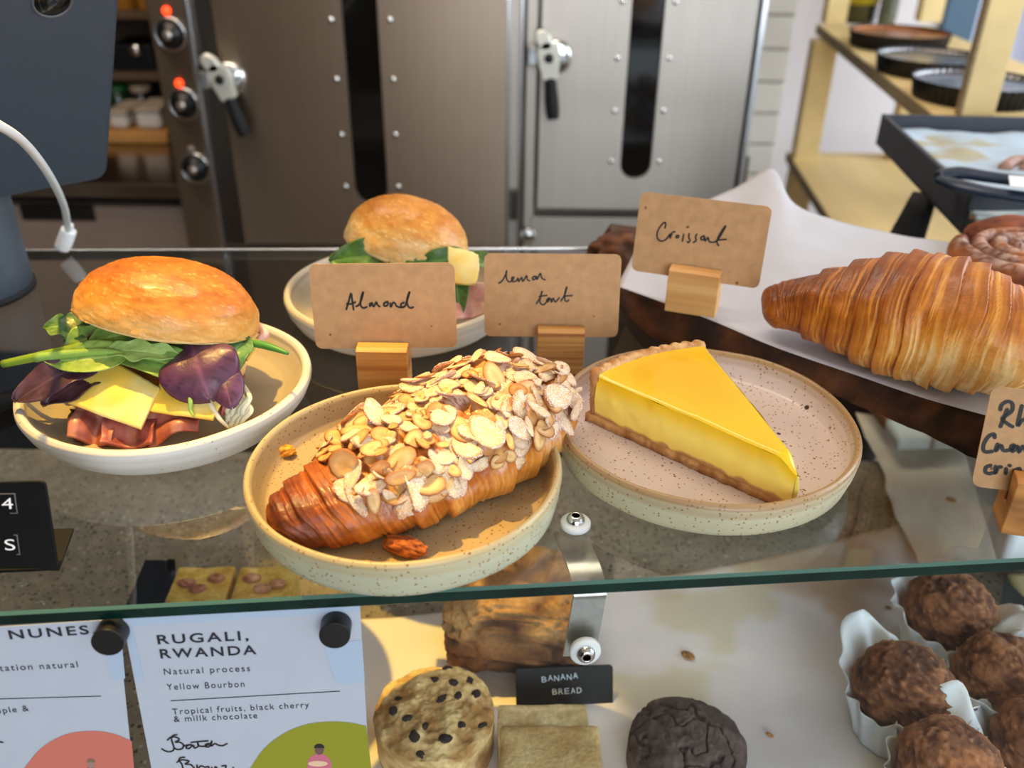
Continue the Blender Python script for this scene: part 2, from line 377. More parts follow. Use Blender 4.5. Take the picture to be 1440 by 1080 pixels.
# ------------------------------------------------------------------ display case
fl, fr_, bl, br = P(0, 863), P(1440, 787), P(28, 353), P(905, 350)
ed = nrm(fr_-fl); bd = nrm(br-bl)
FL = fl-ed*.45; FR = fr_+ed*.40; BL = bl-bd*.22; BR = br+bd*.52
def glass_slab():
    t = .008; ch = .0013
    cen = (FL+FR+BL+BR)/4
    def inset(d):
        out = []
        q = [FL, FR, BR, BL]
        for i in range(4):
            a, b, c = q[i-1], q[i], q[(i+1) % 4]; e1 = nrm(a-b); e2 = nrm(c-b); out.append(b+(e1+e2)*d)
        return out
    V = []; Fc = []; fm = []
    loops = [(inset(ch), 0), (inset(0), -ch), (inset(0), -t+ch), (inset(ch), -t)]
    for L_, z in loops: V += [q+np.array([0, 0, z]) for q in L_]
    Fc.append((0, 1, 2, 3)); fm.append(0); Fc.append((15, 14, 13, 12)); fm.append(0)
    for k, mi in ((0, 2), (1, 1), (2, 2)):
        for i in range(4):
            j = (i+1) % 4; Fc.append((4*k+i, 4*k+4+i, 4*k+4+j, 4*k+j)); fm.append(3 if i == 2 else mi)
    return part('glass_shelf', V, Fc, [M_gl, M_gle, M_glc, mat('glass_back_edge', '#3c3a35', .4)], None, False, fm=fm)
tag(glass_slab(), 'thick clear glass counter top with green edge, carrying the plates', 'glass top')
nh = np.array([ed[1], -ed[0], 0]); TI = math.radians(7)
PNn = nh*math.cos(TI)+np.array([0, 0, math.sin(TI)]); PDd = nh*math.sin(TI)-np.array([0, 0, math.cos(TI)])
PO = fl-nh*.0045+np.array([0, 0, -.0098])
def Q(x, y, lift=0.0): return PP(x, y, PO+PNn*lift, PNn)
pa = PO-ed*.42; pb = PO+ed*.92
prism('front_pane', [pa, pb, pb+PDd*.189, pa+PDd*.189], -PNn*.005, [M_glp], None, .0005)
bpy.data.objects['front_pane'].name = 'front_glass'
tag(bpy.data.objects['front_glass'], 'upright clear glass front pane of the case, holding the menu sheets', 'glass pane')
DZ = -.20
deck = st(box2('worktop', -1.0, .95, .25, .705, DZ-.03, DZ, M_granite, bev=.003)); deck.name = 'trim_1'
st(box2('counter_base', -1.0, .95, .27, .69, -1.1, DZ-.03, mat('counter_panel', '#a28c78', .6, noise=.05, nscale=5), bev=0)).name = 'trim_2'
# pine back rail carrying the glass shelf
rb = P(400, 352)
box('glass_rail', ((BL+BR)/2+np.array([0, .0032, -.0015])), (np.linalg.norm(BR-BL), .004, .004), M_trim, None, .0008, R=rotz(math.atan2(bd[1], bd[0])))
tag(bpy.data.objects['glass_rail'], 'thin bright metal strip along the far edge of the glass top', 'rail')
for i, (px, nm) in enumerate(((-.62, 'left'), (.74, 'right'))):
    ps = thing('case_side_panel', f'steel side post frame carrying the {nm} end of the glass top', 'panel', (px, .5, DZ))
    yb = .36 if nm == 'right' else .25
    box2('side_plate', px-.006, px+.006, yb+.02, .72, DZ, -.0085, M_steel_dk, ps, .001)

# bracket joining the two panes
bo = P(809, 740); vo = Q(822, 912)
br_t = thing('glass_bracket', 'bent steel strap bracket joining top and front glass with two hex bolts', 'bracket', (bo[0], bo[1], -.02))
def strap():
    w_ = .0160; back = -PNn; zt = -.0105
    a = bo.copy(); a[2] = zt
    cor = PO+(np.dot(bo-PO, ed)+.004)*ed; cor = cor+back*.007+PDd*.002
    b2 = vo+back*.0065
    n_h = nrm(bo*[1, 1, 0]-np.array([cor[0], cor[1], 0]))
    pts = [a+n_h*.009, a, cor+n_h*.020+[0, 0, 0]]
    pts[2][2] = zt
    bend = [cor+n_h*.013, cor+n_h*.006, cor+n_h*.001, cor+PDd*.008, cor+PDd*.016]
    bend[0][2] = zt-.0006; bend[1][2] = zt-.003; bend[2][2] = zt-.008
    bend[3] = bend[2]+ (b2-bend[2])*.12; bend[4] = bend[2]+(b2-bend[2])*.4
    path = catmull(pts+bend+[b2, b2+nrm(b2-bend[4])*.009], 6)
    G = np.stack([path-ed*w_/2, path+ed*w_/2], 1)
    return grid('strap', G, mat('strap_steel', '#a5a19b', .30, .9, noise=.1, nscale=200), br_t, thick=.0016, smooth=False)
strap()
def bolt(c, n, hx):
    n = nrm(n); x = nrm(np.cross([0, 1, .3], n)); y = np.cross(n, x); Rm = np.stack([x, y, n], 1)
    wsh = lathe('washer', [(.0, 0), (.0070, 0), (.0076, .0008), (.0076, .0026), (.0070, .0034), (.0045, .0036), (0, .0036)], c, mat('nylon_washer', '#d5d8d6', .4, sss=.2), br_t, 40, R=Rm)
    lathe('bolt_head', [(.0047, .0034), (.0046, .0045), (.0040, .0058), (.0030, .0067), (.0022, .0070), (.0020, .0069)], c, M_chrome, br_t, 36, R=Rm)
    lathe('hex_socket', [(.0021, .0069), (.0020, .0040), (0, .0040)], c, mat('socket_dark', '#2a2522', .3, .8), br_t, 6, R=Rm, smooth=False)
bolt(bo, (0, 0, 1), 0); bolt(vo, PNn, 1)

# ------------------------------------------------------------------ oven
YO = 1.30
def ov(x, y, d=0.0): return PY(x, y, YO-d)
XL, XR = -.447, .334
oven = thing('oven', 'tall stainless steel double oven with slot windows behind the counter', 'oven', (0, YO+.3, -1.1))
xk = ov(228, 150)[0]-.012
ZT, ZB = 1.15, -.232
XM0, XM1 = ov(714, 100)[0], ov(733, 100)[0]
xk0 = PY(205, 0, YO)[0]-.0
box2('body', xk0, XR, YO+.012, 1.93, -1.1, ZT, M_steel_dk, oven, .003)
box2('control_panel', xk0, XL-.002, YO-.004, YO+.012, ZB-.02, ZT, M_steel_refl, oven, .002)
box2('trim_strip', XL-.003, XL+.004, YO-.012, YO+.012, ZB, ZT, M_trim, oven, .001)
box2('door_surround', XL+.004, XL+.035, YO-.002, YO+.012, ZB, ZT, M_steel_dk, oven, .001)
def slot_door(name, x0, x1, z0, z1, sx0, sx1, sz0, d, mt):
    """door plate with a vertical slot window, rounded at the bottom (top runs on)"""
    r = (sx1-sx0)/2; cx = (sx0+sx1)/2; sz1 = z1-.10; n = 12
    hole = [(cx+r*math.cos(a), sz0+r+r*math.sin(a)) for a in np.linspace(math.pi, 2*math.pi, n)]+[(cx+r*math.cos(a), sz1-r+r*math.sin(a)) for a in np.linspace(0, math.pi, n)]
    # outer points matched to hole points by angle walk
    V = []; Fc = []
    outer = []
    m = len(hole)
    for i, (hx, hz) in enumerate(hole):
        if i < n: t = i/(n-1); outer.append((x0, sz0+r) if i == 0 else ((x1, sz0+r) if i == n-1 else ((x0+(x1-x0)*((i-1)/(n-3))), z0)))
        else: j = i-n; outer.append((x1, sz1-r) if j == 0 else ((x0, sz1-r) if j == n-1 else ((x1-(x1-x0)*((j-1)/(n-3))), z1)))
    yf, yb = YO-d, YO+.008
    for (hx, hz) in hole: V.append((hx, yf, hz))
    for (ox, oz) in outer: V.append((ox, yf, oz))
    for (ox, oz) in outer: V.append((ox, yb, oz))
    for (hx, hz) in hole: V.append((hx, yf+.006, hz))
    for i in range(m):
        j = (i+1) % m
        Fc.append((i, j, m+j, m+i)); Fc.append((m+i, m+j, 2*m+j, 2*m+i)); Fc.append((j, i, 3*m+i, 3*m+j))
    dr = part(name, V, Fc, mt, oven, False)
    box2('window', sx0-.004, sx1+.004, yf+.0065, yf+.009, sz0-.004, sz1+.004, M_blackgls, dr, 0)
    return dr
dL = slot_door('door', XL+.038, XM0-.001, ov(500, 338)[2], ZT-.02, ov(488, 120, .02)[0], ov(537, 120, .02)[0], ov(525, 288, .02)[2], .020, M_steel_refl)
box2('door_edge', XM0-.001, XM0+.003, YO-.026, YO, ov(714, 333)[2], ZT, M_trim, oven, .0006)
box2('door_edge', XM1-.0015, XM1+.002, YO-.026, YO, ov(733, 346)[2], ZT, M_trim, oven, .0006)
box2('centre_post', XM0+.003, XM1-.0015, YO-.006, YO+.012, ZB, ZT, M_steel, oven, .0005)
box2('frame_post', XM1+.007, ov(755, 100)[0], YO-.004, YO+.012, ZB, ZT, M_steel, oven, .001)
box2('hinge', ov(717, 280)[0], ov(724, 280)[0]+.004, YO-.022, YO, ov(717, 303)[2], ov(717, 262)[2], M_steel_dk, oven, .001)
dR = slot_door('door', ov(758, 100)[0]+.002, XR-.012, ov(800, 293, .018)[2], ZT-.02, ov(878, 150, .018)[0], ov(923, 150, .018)[0], ov(890, 252, .018)[2], .018, M_steel)
box2('lower_panel', ov(745, 300)[0], XR-.004, YO-.008, YO+.012, ZB-.02, ov(800, 303)[2], M_steel, oven, .002)
box2('lower_panel', XL+.004, XM0, YO-.004, YO+.012, ZB-.03, ov(500, 345)[2], M_steel_dk, oven, .002)
box2('trim_strip', XR-.008, XR, YO-.022, YO+.012, ZB-.02, ZT, M_trim, oven, .001)
box2('gasket', XR, XR+.006, YO-.016, YO+.02, ov(1030, 290)[2], ov(1050, 217)[2], M_rubber, oven, .001)
lathe('foot_cap', [(0, 0), (.010, 0), (.012, -.003), (.012, -.01)], ov(743, 333, .02), M_chrome, oven, 20, R=rotx(math.pi/2))
scr = None
def screw(px, py, d):
    global scr
    p = ov(px, py, d)
    if scr is None:
        scr = lathe('screw', [(0, .0016), (.0022, .0014), (.0036, .0006), (.0040, 0)], p, M_chrome, oven, 12, R=rotx(math.pi/2)); scr['p'] = 0; scr_p[:] = p
    else:
        c = scr.copy(); C.objects.link(c); c.parent = oven; c.location = tuple(p-scr_p)
scr_p = np.zeros(3)
for (px, py) in ((465, 28), (473, 112), (480, 190), (486, 263), (548, 28), (553, 112), (556, 190), (560, 263)): screw(px, py, .0205)
for (px, py) in ((875, 2), (868, 82), (864, 156), (859, 227), (950, 3), (941, 82), (933, 156), (927, 228)): screw(px, py, .0185)
def knob(px, py, lx, ly, lit):
    p = ov(px, py, .004); Rm = rotx(math.pi/2)
    k = lathe('knob', [(0, .016), (.006, .016), (.0075, .0145), (.0075, .012), (.015, .011), (.0175, .004), (.0180, 0)], p, M_black, oven, 32, R=Rm)
    lathe('bezel_ring', [(.0180, 0), (.0185, .0035), (.0205, .004), (.0225, .003), (.0228, 0)], p, M_chrome, k, 40, R=Rm)
    lathe('knob_cap', [(0, .0175), (.004, .0173), (.0066, .0158)], p, mat('knob_cap_metal', '#c9bdb2', .3, .9), k, 20, R=Rm)
    q = ov(lx, ly, .004)
    lathe('indicator_lamp' , [(0, .005), (.003, .0046), (.0052, .003), (.0058, 0)], q, mat('red_lamp', '#ff3a10', .3, emit=('#ff4218', 3.0)) if lit else mat('unlit_lamp', '#8d7b70', .3, coat=.5), oven, 20, R=Rm)
    box('stem_lug', (p+q)/2+np.array([.002, .002, 0]), (.004, .004, .02), M_chrome, k, .001, R=roty(-.4))
knob(240, 48, 234, 15, True); knob(259, 146, 252, 117, True); knob(275, 236, 269, 210, False)
def latch(cx, cy, gx, gy, d, s=1.0):
    """escutcheon, hooked lever body and black grip hanging from it"""
    h = thing_part = lathe('latch_plate', [(0, .010), (.018, .010), (.022, .008), (.024, 0)], ov(cx+14*s, cy-2, d), M_chrome, oven, 32, R=rotx(math.pi/2))
    Wl = mat('latch_metal', '#d9d8cc', .3, .35)
    p0 = ov(cx, cy, d+.028); p1 = ov(gx, gy, d+.028); ax = nrm(p1-p0); L_ = np.linalg.norm(p1-p0); sd = np.cross(ax, [0, 1, 0])
    out = [p0-ax*.020+sd*.004, p0-ax*.014+sd*.014, p0+ax*0+sd*.015, p0+ax*.018+sd*.012, p0+ax*.028+sd*.009, p0+ax*.028-sd*.009, p0+ax*.018-sd*.012, p0+ax*0-sd*.015, p0-ax*.014-sd*.013, p0-ax*.022-sd*.004]
    prism('lever_body', catmull(out, 4, True), np.array([0, .014, 0]), Wl, h, .002, seg=2)
    hk = [p0-ax*.012-sd*.010, p0-ax*.030-sd*.016, p0-ax*.036-sd*.006, p0-ax*.026+sd*.004, p0-ax*.012+sd*.004]
    prism('hook', catmull(hk, 4, True), np.array([0, .012, 0])+[0, 0, 0], Wl, h, .0015)
    box('striker', p0-sd*.022+np.array([0, .012, 0])-ax*.004, (.014, .02, .024), M_chrome, h, .002)
    lathe('pivot_pin', [(0, .003), (.006, .003), (.0065, 0)], p0, M_black, h, 20, R=rotx(math.pi/2))
    tube('grip', [p0+ax*.026+[0, .007, 0], p0+ax*(L_*.7)+[0, .006, 0], p1+[0, .004, 0]], [.0075, .0085, .0095, .0095, .008], M_rubber, h, 14)
latch(309, 112, 343, 192, .020); latch(772, 82, 778, 168, .018, .6)
# ------------------------------------------------------------------ plates
def glaze(name, base, spk, rough=.38, var=.06):
    return mat(name, base, rough, noise=var, nscale=18, vc=True, bump=.05, bscale=300, coat=.15,
               speck=[(230, .15, spk, .34), (90, .10, '#3a2212', .14), (480, .24, spk, .45)])
def plate(name, label, c, r, base, rim, outer, mt, hgt=.024, flr=.0085, wall=.0042, flare=.0, seed=0, group='stoneware plates on the glass'):
    t = thing(name, label, 'plate', (c[0], c[1], 0), group)
    ri = r-wall
    prof = [(0, flr), (ri*.5, flr), (ri*.86-flare, flr), (ri*.93-flare, flr+.0006), (ri-.003-flare*.6, flr+.0035), (ri-.0008, hgt-.006), (ri, hgt-.002), (ri+wall*.25, hgt-.0003), (r-wall*.4, hgt), (r-.0004, hgt-.0015),
            (r, hgt-.004), (r-.0008-flare*.3, hgt*.55), (r-.003-flare, .0045), (r-.0065-flare, .0015), (r-.010-flare, 0), (r*.5, 0.0006), (0, .0006)]
    # resample a bit
    P2 = []
    for a, b in zip(prof[:-1], prof[1:]):
        for k in range(3): P2.append((a[0]+(b[0]-a[0])*k/3, a[1]+(b[1]-a[1])*k/3))
    P2.append(prof[-1]); P2 = np.array(P2)
    def fn(G):
        a = np.arctan2(G[..., 1], G[..., 0]); wob = .0006*vnoise(np.stack([np.cos(a)*2, np.sin(a)*2, G[..., 2]*60], -1), seed)
        G = G.copy(); rr = np.hypot(G[..., 0], G[..., 1])+1e-9
        k = 1+wob/rr*(rr > r*.6); G[..., 0] *= k; G[..., 1] *= k; G[..., 2] += .0005*vnoise(np.stack([np.cos(a)*3, np.sin(a)*3, a*0], -1), seed+2)*(G[..., 2] > .018); return G
    n = 96; col = np.zeros((len(P2), n, 3)); idx = np.arange(len(P2))/3
    a = np.linspace(0, 2*np.pi, n, endpoint=False)
    for i in range(len(P2)):
        q = idx[i]; cc = srgb(base) if q < 5.8 else (srgb(rim) if q < 9.6 else srgb(outer))
        if 5 <= q < 5.8: cc = srgb(base)*.6+srgb(rim)*.4
        if 9.6 <= q < 10.4: cc = srgb(rim)*.5+srgb(outer)*.5
        col[i] = cc
    lathe('dish', P2, (c[0], c[1], .0001), mt, t, n, fn=fn, col=col); return t
G_warm = glaze('cream_glaze', '#d8c49a', '#8a5f30'); G_pale = mat('pale_glaze', rough=.42, noise=.05, nscale=18, vc=True, bump=.05, bscale=300, coat=.15, speck=[(260, .12, '#8f7a64', .35), (90, .07, '#6a5038', .12)])
plate('side_plate', 'speckled cream plate under the almond croissant', (-.0533, .3697), .0798, '#a89470', '#b8a478', '#bdbb9e', G_warm, seed=1)
plate('side_plate', 'speckled cream plate with brown rim under the lemon tart slice', (.1067, .4175), .0828, '#d0bfb8', '#a88860', '#c8c1a0', G_warm, seed=4)
plate('side_plate', 'off white plate under the front left sandwich', (-.2019, .4538), .0820, '#a3977f', '#d2ccc2', '#d9d6d0', G_pale, flare=.006, wall=.0055, seed=7)
plate('side_plate', 'off white plate under the rear sandwich behind the cards', (-.0817, .5907), .0820, '#a3977f', '#c3b7a2', '#dcd9d2', G_pale, flare=.004, wall=.005, seed=9)

# ------------------------------------------------------------------ cards in wooden blocks
M_kraft = mat('kraft_card', '#bd9469', .85, noise=.10, nscale=160, bump=.15, bscale=700, speck=[(150, .16, '#7a5433', .10)])
M_ink = mat('marker_ink', '#25221f', .6)
M_block = mat('pine_block', '#dba45c', .5, noise=.0, nscale=22, stretch=(.25, 1, 6), col2='#a9672b', coat=.1)
M_block2 = mat('pine_block_fine', '#dba55e', .5, nscale=60, stretch=(.08, 1, 5), col2='#9a6230', coat=.1)
M_block3 = mat('pine_block_pale', '#dfb070', .5, nscale=16, stretch=(.25, 1, 5), col2='#bd7f3f', coat=.1)
def card(label, cpx, base, yaw, lean, strokes, pen, blk, blabel, bm_, bw, bh, bdep=.020, slot=.010):
    """cpx: card corner pixels (tl,tr,br,bl); base: block front-bottom centre; yaw: turn about z; lean: tilt back"""
    xd = np.array([math.cos(yaw), math.sin(yaw), 0]); fw = np.array([-math.sin(yaw), math.cos(yaw), 0])   # fw points away from the viewer
    up = np.array([0, 0, 1])*math.cos(lean)+fw*math.sin(lean); n = np.cross(xd, up)
    o = np.asarray(base)+fw*slot+np.array([0, 0, bh*.72])
    q = [PP(x, y, o, n) for x, y in cpx]
    cen = sum(q)/4; W = (np.linalg.norm(q[1]-q[0])+np.linalg.norm(q[2]-q[3]))/2; H = (np.linalg.norm(q[0]-q[3])+np.linalg.norm(q[1]-q[2]))/2
    xa = nrm((q[1]-q[0])+(q[2]-q[3])); ya = nrm(np.cross(n, xa)); r = .0042
    poly = []
    for sx, sy, a0 in ((1, 1, 0), (-1, 1, 90), (-1, -1, 180), (1, -1, 270)):
        for a in np.linspace(0, 90, 6):
            t = math.radians(a0+a); poly.append(cen+xa*(sx*(W/2-r)+r*math.cos(t))+ya*(sy*(H/2-r)+r*math.sin(t)))
    t = thing('kraft_card', label, 'card', cen-ya*H/2, 'handwritten kraft cards in wooden blocks')
    prism('card_sheet', poly, -n*.0006, M_kraft, t)
    ss = [[PP(x, y, o, n) for x, y in s] for s in strokes]
    ribbon('handwriting', ss, pen, n, M_ink, t)
    # block with a slot: profile in (fw, z)
    sw = .0016; sl = math.tan(lean)
    zb = bh*.45
    pr = [(0, 0), (bdep, 0), (bdep, bh), (slot+sw+sl*(bh*.28), bh), (slot+sw-sl*(bh*.27), zb), (slot-sw-sl*(bh*.27), zb), (slot-sw+sl*(bh*.28), bh), (.0035, bh), (0, bh-.0012)]
    b0 = np.asarray(base)-xd*bw/2
    bb = thing('card_block', blabel, 'card holder', base, 'wooden card blocks')
    prism('block', [b0+fw*a+np.array([0, 0, z]) for a, z in pr], xd*bw, bm_, bb, .0004)
    return t
def sk(x0, y0, k, *ss): return [[(x0+u/k, y0+v/k) for u, v in s] for s in ss]
alm = sk(475, 395, 12, [(145, 480), (185, 350), (225, 210), (245, 330), (268, 485)], [(155, 385), (230, 385), (298, 355)],
         [(310, 430), (360, 400), (405, 300), (432, 180), (400, 270), (385, 400), (430, 455), (490, 438)],
         [(545, 380), (545, 430), (575, 365), (605, 435), (650, 355), (670, 400), (710, 435)],
         [(830, 350), (780, 380), (795, 425), (845, 400), (845, 355), (825, 350)],
         [(890, 375), (895, 440), (935, 365), (970, 380), (995, 425), (1060, 445), (1120, 435)],
         [(1120, 360), (1070, 390), (1075, 435), (1130, 430), (1170, 330), (1215, 175), (1175, 290), (1175, 400), (1225, 455), (1275, 440)])
lem = sk(690, 370, 10.2857, [(115, 290), (165, 255), (215, 170), (232, 105), (225, 180), (240, 245), (275, 270), (320, 240), (335, 200), (305, 215), (315, 265), (370, 255), (395, 215), (405, 265), (450, 205), (465, 265), (520, 180), (530, 235), (565, 255)],
         [(640, 185), (605, 210), (620, 240), (650, 215), (645, 190)], [(665, 190), (672, 235), (718, 145), (740, 215), (790, 240)],
         [(660, 585), (715, 500), (745, 400), (720, 490), (715, 570), (760, 600), (800, 570), (850, 500), (815, 525), (825, 560), (865, 510), (880, 565), (905, 505), (935, 560), (990, 500)], [(700, 480), (815, 465)],
         [(1015, 548), (1070, 460), (1105, 335), (1075, 430), (1075, 530), (1105, 550), (1130, 530)], [(1060, 475), (1180, 468)])
cro = sk(910, 300, 11.077, [(275, 230), (292, 180), (280, 140), (225, 180), (165, 280), (160, 380), (215, 430), (290, 410), (340, 350), (365, 320), (360, 390), (395, 300), (435, 285)],
         [(470, 340), (450, 370), (480, 380), (495, 350), (470, 340)], [(572, 325), (550, 435)], [(620, 217), (645, 210)], [(658, 315), (650, 370), (670, 420), (640, 455), (628, 440)],
         [(775, 325), (755, 370), (765, 420), (720, 455)], [(890, 350), (840, 375), (845, 410), (890, 400), (895, 360), (905, 430), (950, 375), (965, 430), (1010, 450), (1080, 430), (1150, 340), (1228, 195), (1180, 250), (1110, 370), (1090, 460), (1118, 500)], [(1090, 415), (1235, 405)])
rhu = sk(1360, 540, 6.75, [(315, 245), (330, 195), (385, 165), (430, 190), (420, 260), (335, 325), (375, 370), (432, 405)], [(380, 240), (350, 320), (315, 405)],
         [(520, 205), (500, 290), (480, 395), (520, 345), (560, 340), (560, 400)], [(262, 510), (255, 475), (200, 500), (155, 580), (165, 640), (240, 640)],
         [(290, 570), (270, 635), (320, 580), (345, 630), (410, 620), (450, 580), (420, 590), (430, 640), (480, 590), (490, 645), (530, 590), (560, 640)],
         [(225, 770), (180, 790), (175, 835), (215, 850), (240, 840)], [(270, 780), (268, 848), (290, 795), (325, 785)], [(370, 800), (365, 850)], [(400, 770), (408, 776)], [(500, 800), (450, 820), (460, 855), (495, 850), (500, 810)])
b1 = P(541, 572); b1[2] = 0
card('kraft card reading Almond in a wooden block behind the almond croissant', [(437, 371), (641, 370), (641, 488), (441, 491)], b1, 0.0, math.radians(9), alm, .0012, 0,
     'pine block holding the Almond card behind the croissant', M_block, .0302, .0385)
b2 = P(787, 526); b2[2] = 0
card('kraft card reading lemon tart in a wooden block left of the tart', [(680, 357), (873, 357), (870, 475), (682, 472)], b2, 0.0, math.radians(9), lem, .0010, 0,
     'fine-grained pine block holding the lemon tart card', M_block2, .0300, .0305)
ZB_ = .0275
b3 = P(969, 442, ZB_); b3[2] = ZB_
card('kraft card reading Croissant in a block on the wooden board', [(904, 268), (1085, 292), (1068, 405), (885, 381)], b3, math.radians(-20), math.radians(12), cro, .0011, 0,
     'pine block holding the Croissant card on the parchment paper', M_block3, .0335, .030)
b4 = P(1456, 757); b4[2] = 0
card('kraft card with three handwritten lines cut off at the right edge', [(1400, 543), (1530, 558), (1497, 700), (1361, 683)], b4, math.radians(-14), math.radians(14), rhu, .0018, 0,
     'dark-striped wooden block holding the card at the right edge', mat('striped_block', '#c98a45', .5, nscale=18, stretch=(1.2, .3, 3), col2='#6d3c18', coat=.1), .032, .031)

# ------------------------------------------------------------------ pastry materials
M_bun = mat('bun_crust', rough=.42, vc=True, noise=.07, nscale=500, bump=.25, bscale=700, sss=.12, coat=.12)
M_crois = mat('croissant_crust', rough=.45, vc=True, noise=.10, nscale=260, bump=.35, bscale=600, sss=.12, coat=.1)
M_crumbly = mat('baked_crumb', rough=.8, vc=True, noise=.18, nscale=350, bump=.6, bscale=420, sss=.08)
M_custard = mat('lemon_custard', rough=.22, vc=True, noise=.02, nscale=60, sss=.12, coat=.25, rsub=(1, .7, .2))
M_leaf = mat('salad_leaf', rough=.4, vc=True, noise=.10, nscale=300, bump=.2, bscale=500, sss=.1, coat=.1)
M_cheese = mat('cheese', rough=.42, vc=True, noise=.04, nscale=90, sss=.2, rsub=(1, .8, .3))
M_ham = mat('cured_beef', rough=.38, vc=True, noise=.14, nscale=170, bump=.35, bscale=300, sss=.15, coat=.15)
M_onion = mat('shredded_cabbage', '#e6dcc0', .35, sss=.4, noise=.05, nscale=200)
M_almond = mat('almond_flake', rough=.5, vc=True, noise=.08, nscale=300, sss=.2, bump=.15, bscale=400)
M_almond_s = mat('sugared_flake', rough=.6, vc=True, sss=.2, speck=[(1500, .37, '#f5ebe6', .75)])
M_sugar = mat('sugared_pastry', rough=.75, vc=True, noise=.05, nscale=900, bump=.4, bscale=900, sss=.15)

# ------------------------------------------------------------------ croissant generator
def croissant_surface(ctrl, rx, rz, floor, edges, slant, seed, nu=420, nv=150, lamin=.0006, step=.10):
    """returns G (nu,nv,3) surface, tone 0..1, normals. ctrl: centreline; rx/rz: half width / half height control values"""
    path = catmull(ctrl, 40); L = np.concatenate([[0], np.cumsum(np.linalg.norm(np.diff(path, axis=0), axis=1))]); L /= L[-1]
    u = np.linspace(0, 1, nu); p = np.stack([np.interp(u, L, path[:, k]) for k in range(3)], 1)
    T = np.gradient(p, axis=0); T /= np.linalg.norm(T, axis=1, keepdims=True)
    S = np.cross(T, [0, 0, 1.]); S /= np.linalg.norm(S, axis=1, keepdims=True); U = np.cross(S, T)
    cv_ = np.linspace(0, 1, len(rx)); 
    kk = catmull(np.stack([cv_, rx, rz], 1), 12); RX = np.interp(u, kk[:, 0], kk[:, 1]); RZ = np.interp(u, kk[:, 0], kk[:, 2])
    endr = np.sqrt(np.clip(1-(np.clip(.035-u, 0, 1)/.035)**2, 0, 1))*np.sqrt(np.clip(1-(np.clip(u-.965, 0, 1)/.035)**2, 0, 1))
    RX = RX*endr+1e-5; RZ = RZ*endr+1e-5
    v = np.linspace(0, 2*np.pi, nv, endpoint=False); UU, VV = np.meshgrid(u, v, indexing='ij')
    circ = np.stack([np.cos(VV), np.sin(VV)], -1)
    nz = vnoise(np.stack([UU*6, circ[..., 0]*1.5, circ[..., 1]*1.5], -1), seed)
    W = UU+slant*np.sin(VV)*(1-2*smooth01(UU, .3, .8)) + .012*nz
    bulge = np.zeros_like(W); dist = np.full_like(W, 9.); tone = np.zeros_like(W)
    E = np.array(edges, float); mid = .55
    for i in range(len(E)-1):
        a, b = E[i], E[i+1]; m_ = (W >= a) & (W < b); t = (W-a)/(b-a)
        tt = t if (a+b)/2 < mid else 1-t         # layers step up toward the middle
        prof = np.clip(tt, 0, 1)
        h = (1-prof)*1.0                          # edge of upper layer sits at tt=0 going toward tip: step
        h = np.where(tt < .10, smooth01(tt, 0, .10), 1-.75*(tt-.1)/.9)
        bulge = np.where(m_, h*min(1.0, (b-a)/.09), bulge); dist = np.where(m_, np.minimum(tt, 1-tt)*(b-a), dist)
        tone = np.where(m_, h, tone)
    # lamination ridges running round the body
    lam = vnoise(np.stack([W*170, circ[..., 0]*1.2, circ[..., 1]*1.2], -1), seed+3)*.6+vnoise(np.stack([W*420, circ[..., 0]*2.5, circ[..., 1]*2.5], -1), seed+4)*.4
    lamw = .35+.65*smooth01(1-tone, .1, .6)
    blot = fbm(np.stack([UU*14, circ[..., 0]*2.2, circ[..., 1]*2.2], -1), 4, seed+8)
    amp = np.minimum(RX, RZ)[:, None]
    lump = fbm(np.stack([UU*9, circ[..., 0]*1.6, circ[..., 1]*1.6], -1), 3, seed+11)
    d = amp*step*(bulge-.4)+lamin*lam*lamw*1.4+.0022*lump*np.minimum(1, amp/.02)
    G = p[:, None]+(RX[:, None, None]*np.sign(circ[..., :1])*np.abs(circ[..., :1])**.93)*S[:, None]+(RZ[:, None, None]*circ[..., 1:])*U[:, None]
    n = np.cross(np.gradient(G, axis=1), np.gradient(G, axis=0)); n /= np.maximum(np.linalg.norm(n, axis=-1, keepdims=True), 1e-12)
    out = ((G-p[:, None])*n).sum(-1, keepdims=True); n = n*np.sign(out+1e-12)
    G = G+n*d[..., None]
    G[..., 2] = np.where(G[..., 2] < floor+.003, floor+(G[..., 2]-floor-.003)*.08+.003, G[..., 2]); G[..., 2] = np.maximum(G[..., 2], floor)
    return G, tone, lam, blot, n, UU, VV
PAL_D = [srgb('#3d1606'), srgb('#80390d'), srgb('#b26119'), srgb('#d38d38'), srgb('#ecbd72')]
def ramp(pal, t):
    t = np.clip(t, 0, 1)*(len(pal)-1); i = np.minimum(t.astype(int), len(pal)-2); f = (t-i)[..., None]; pal = np.array(pal)
    return pal[i]*(1-f)+pal[i+1]*f
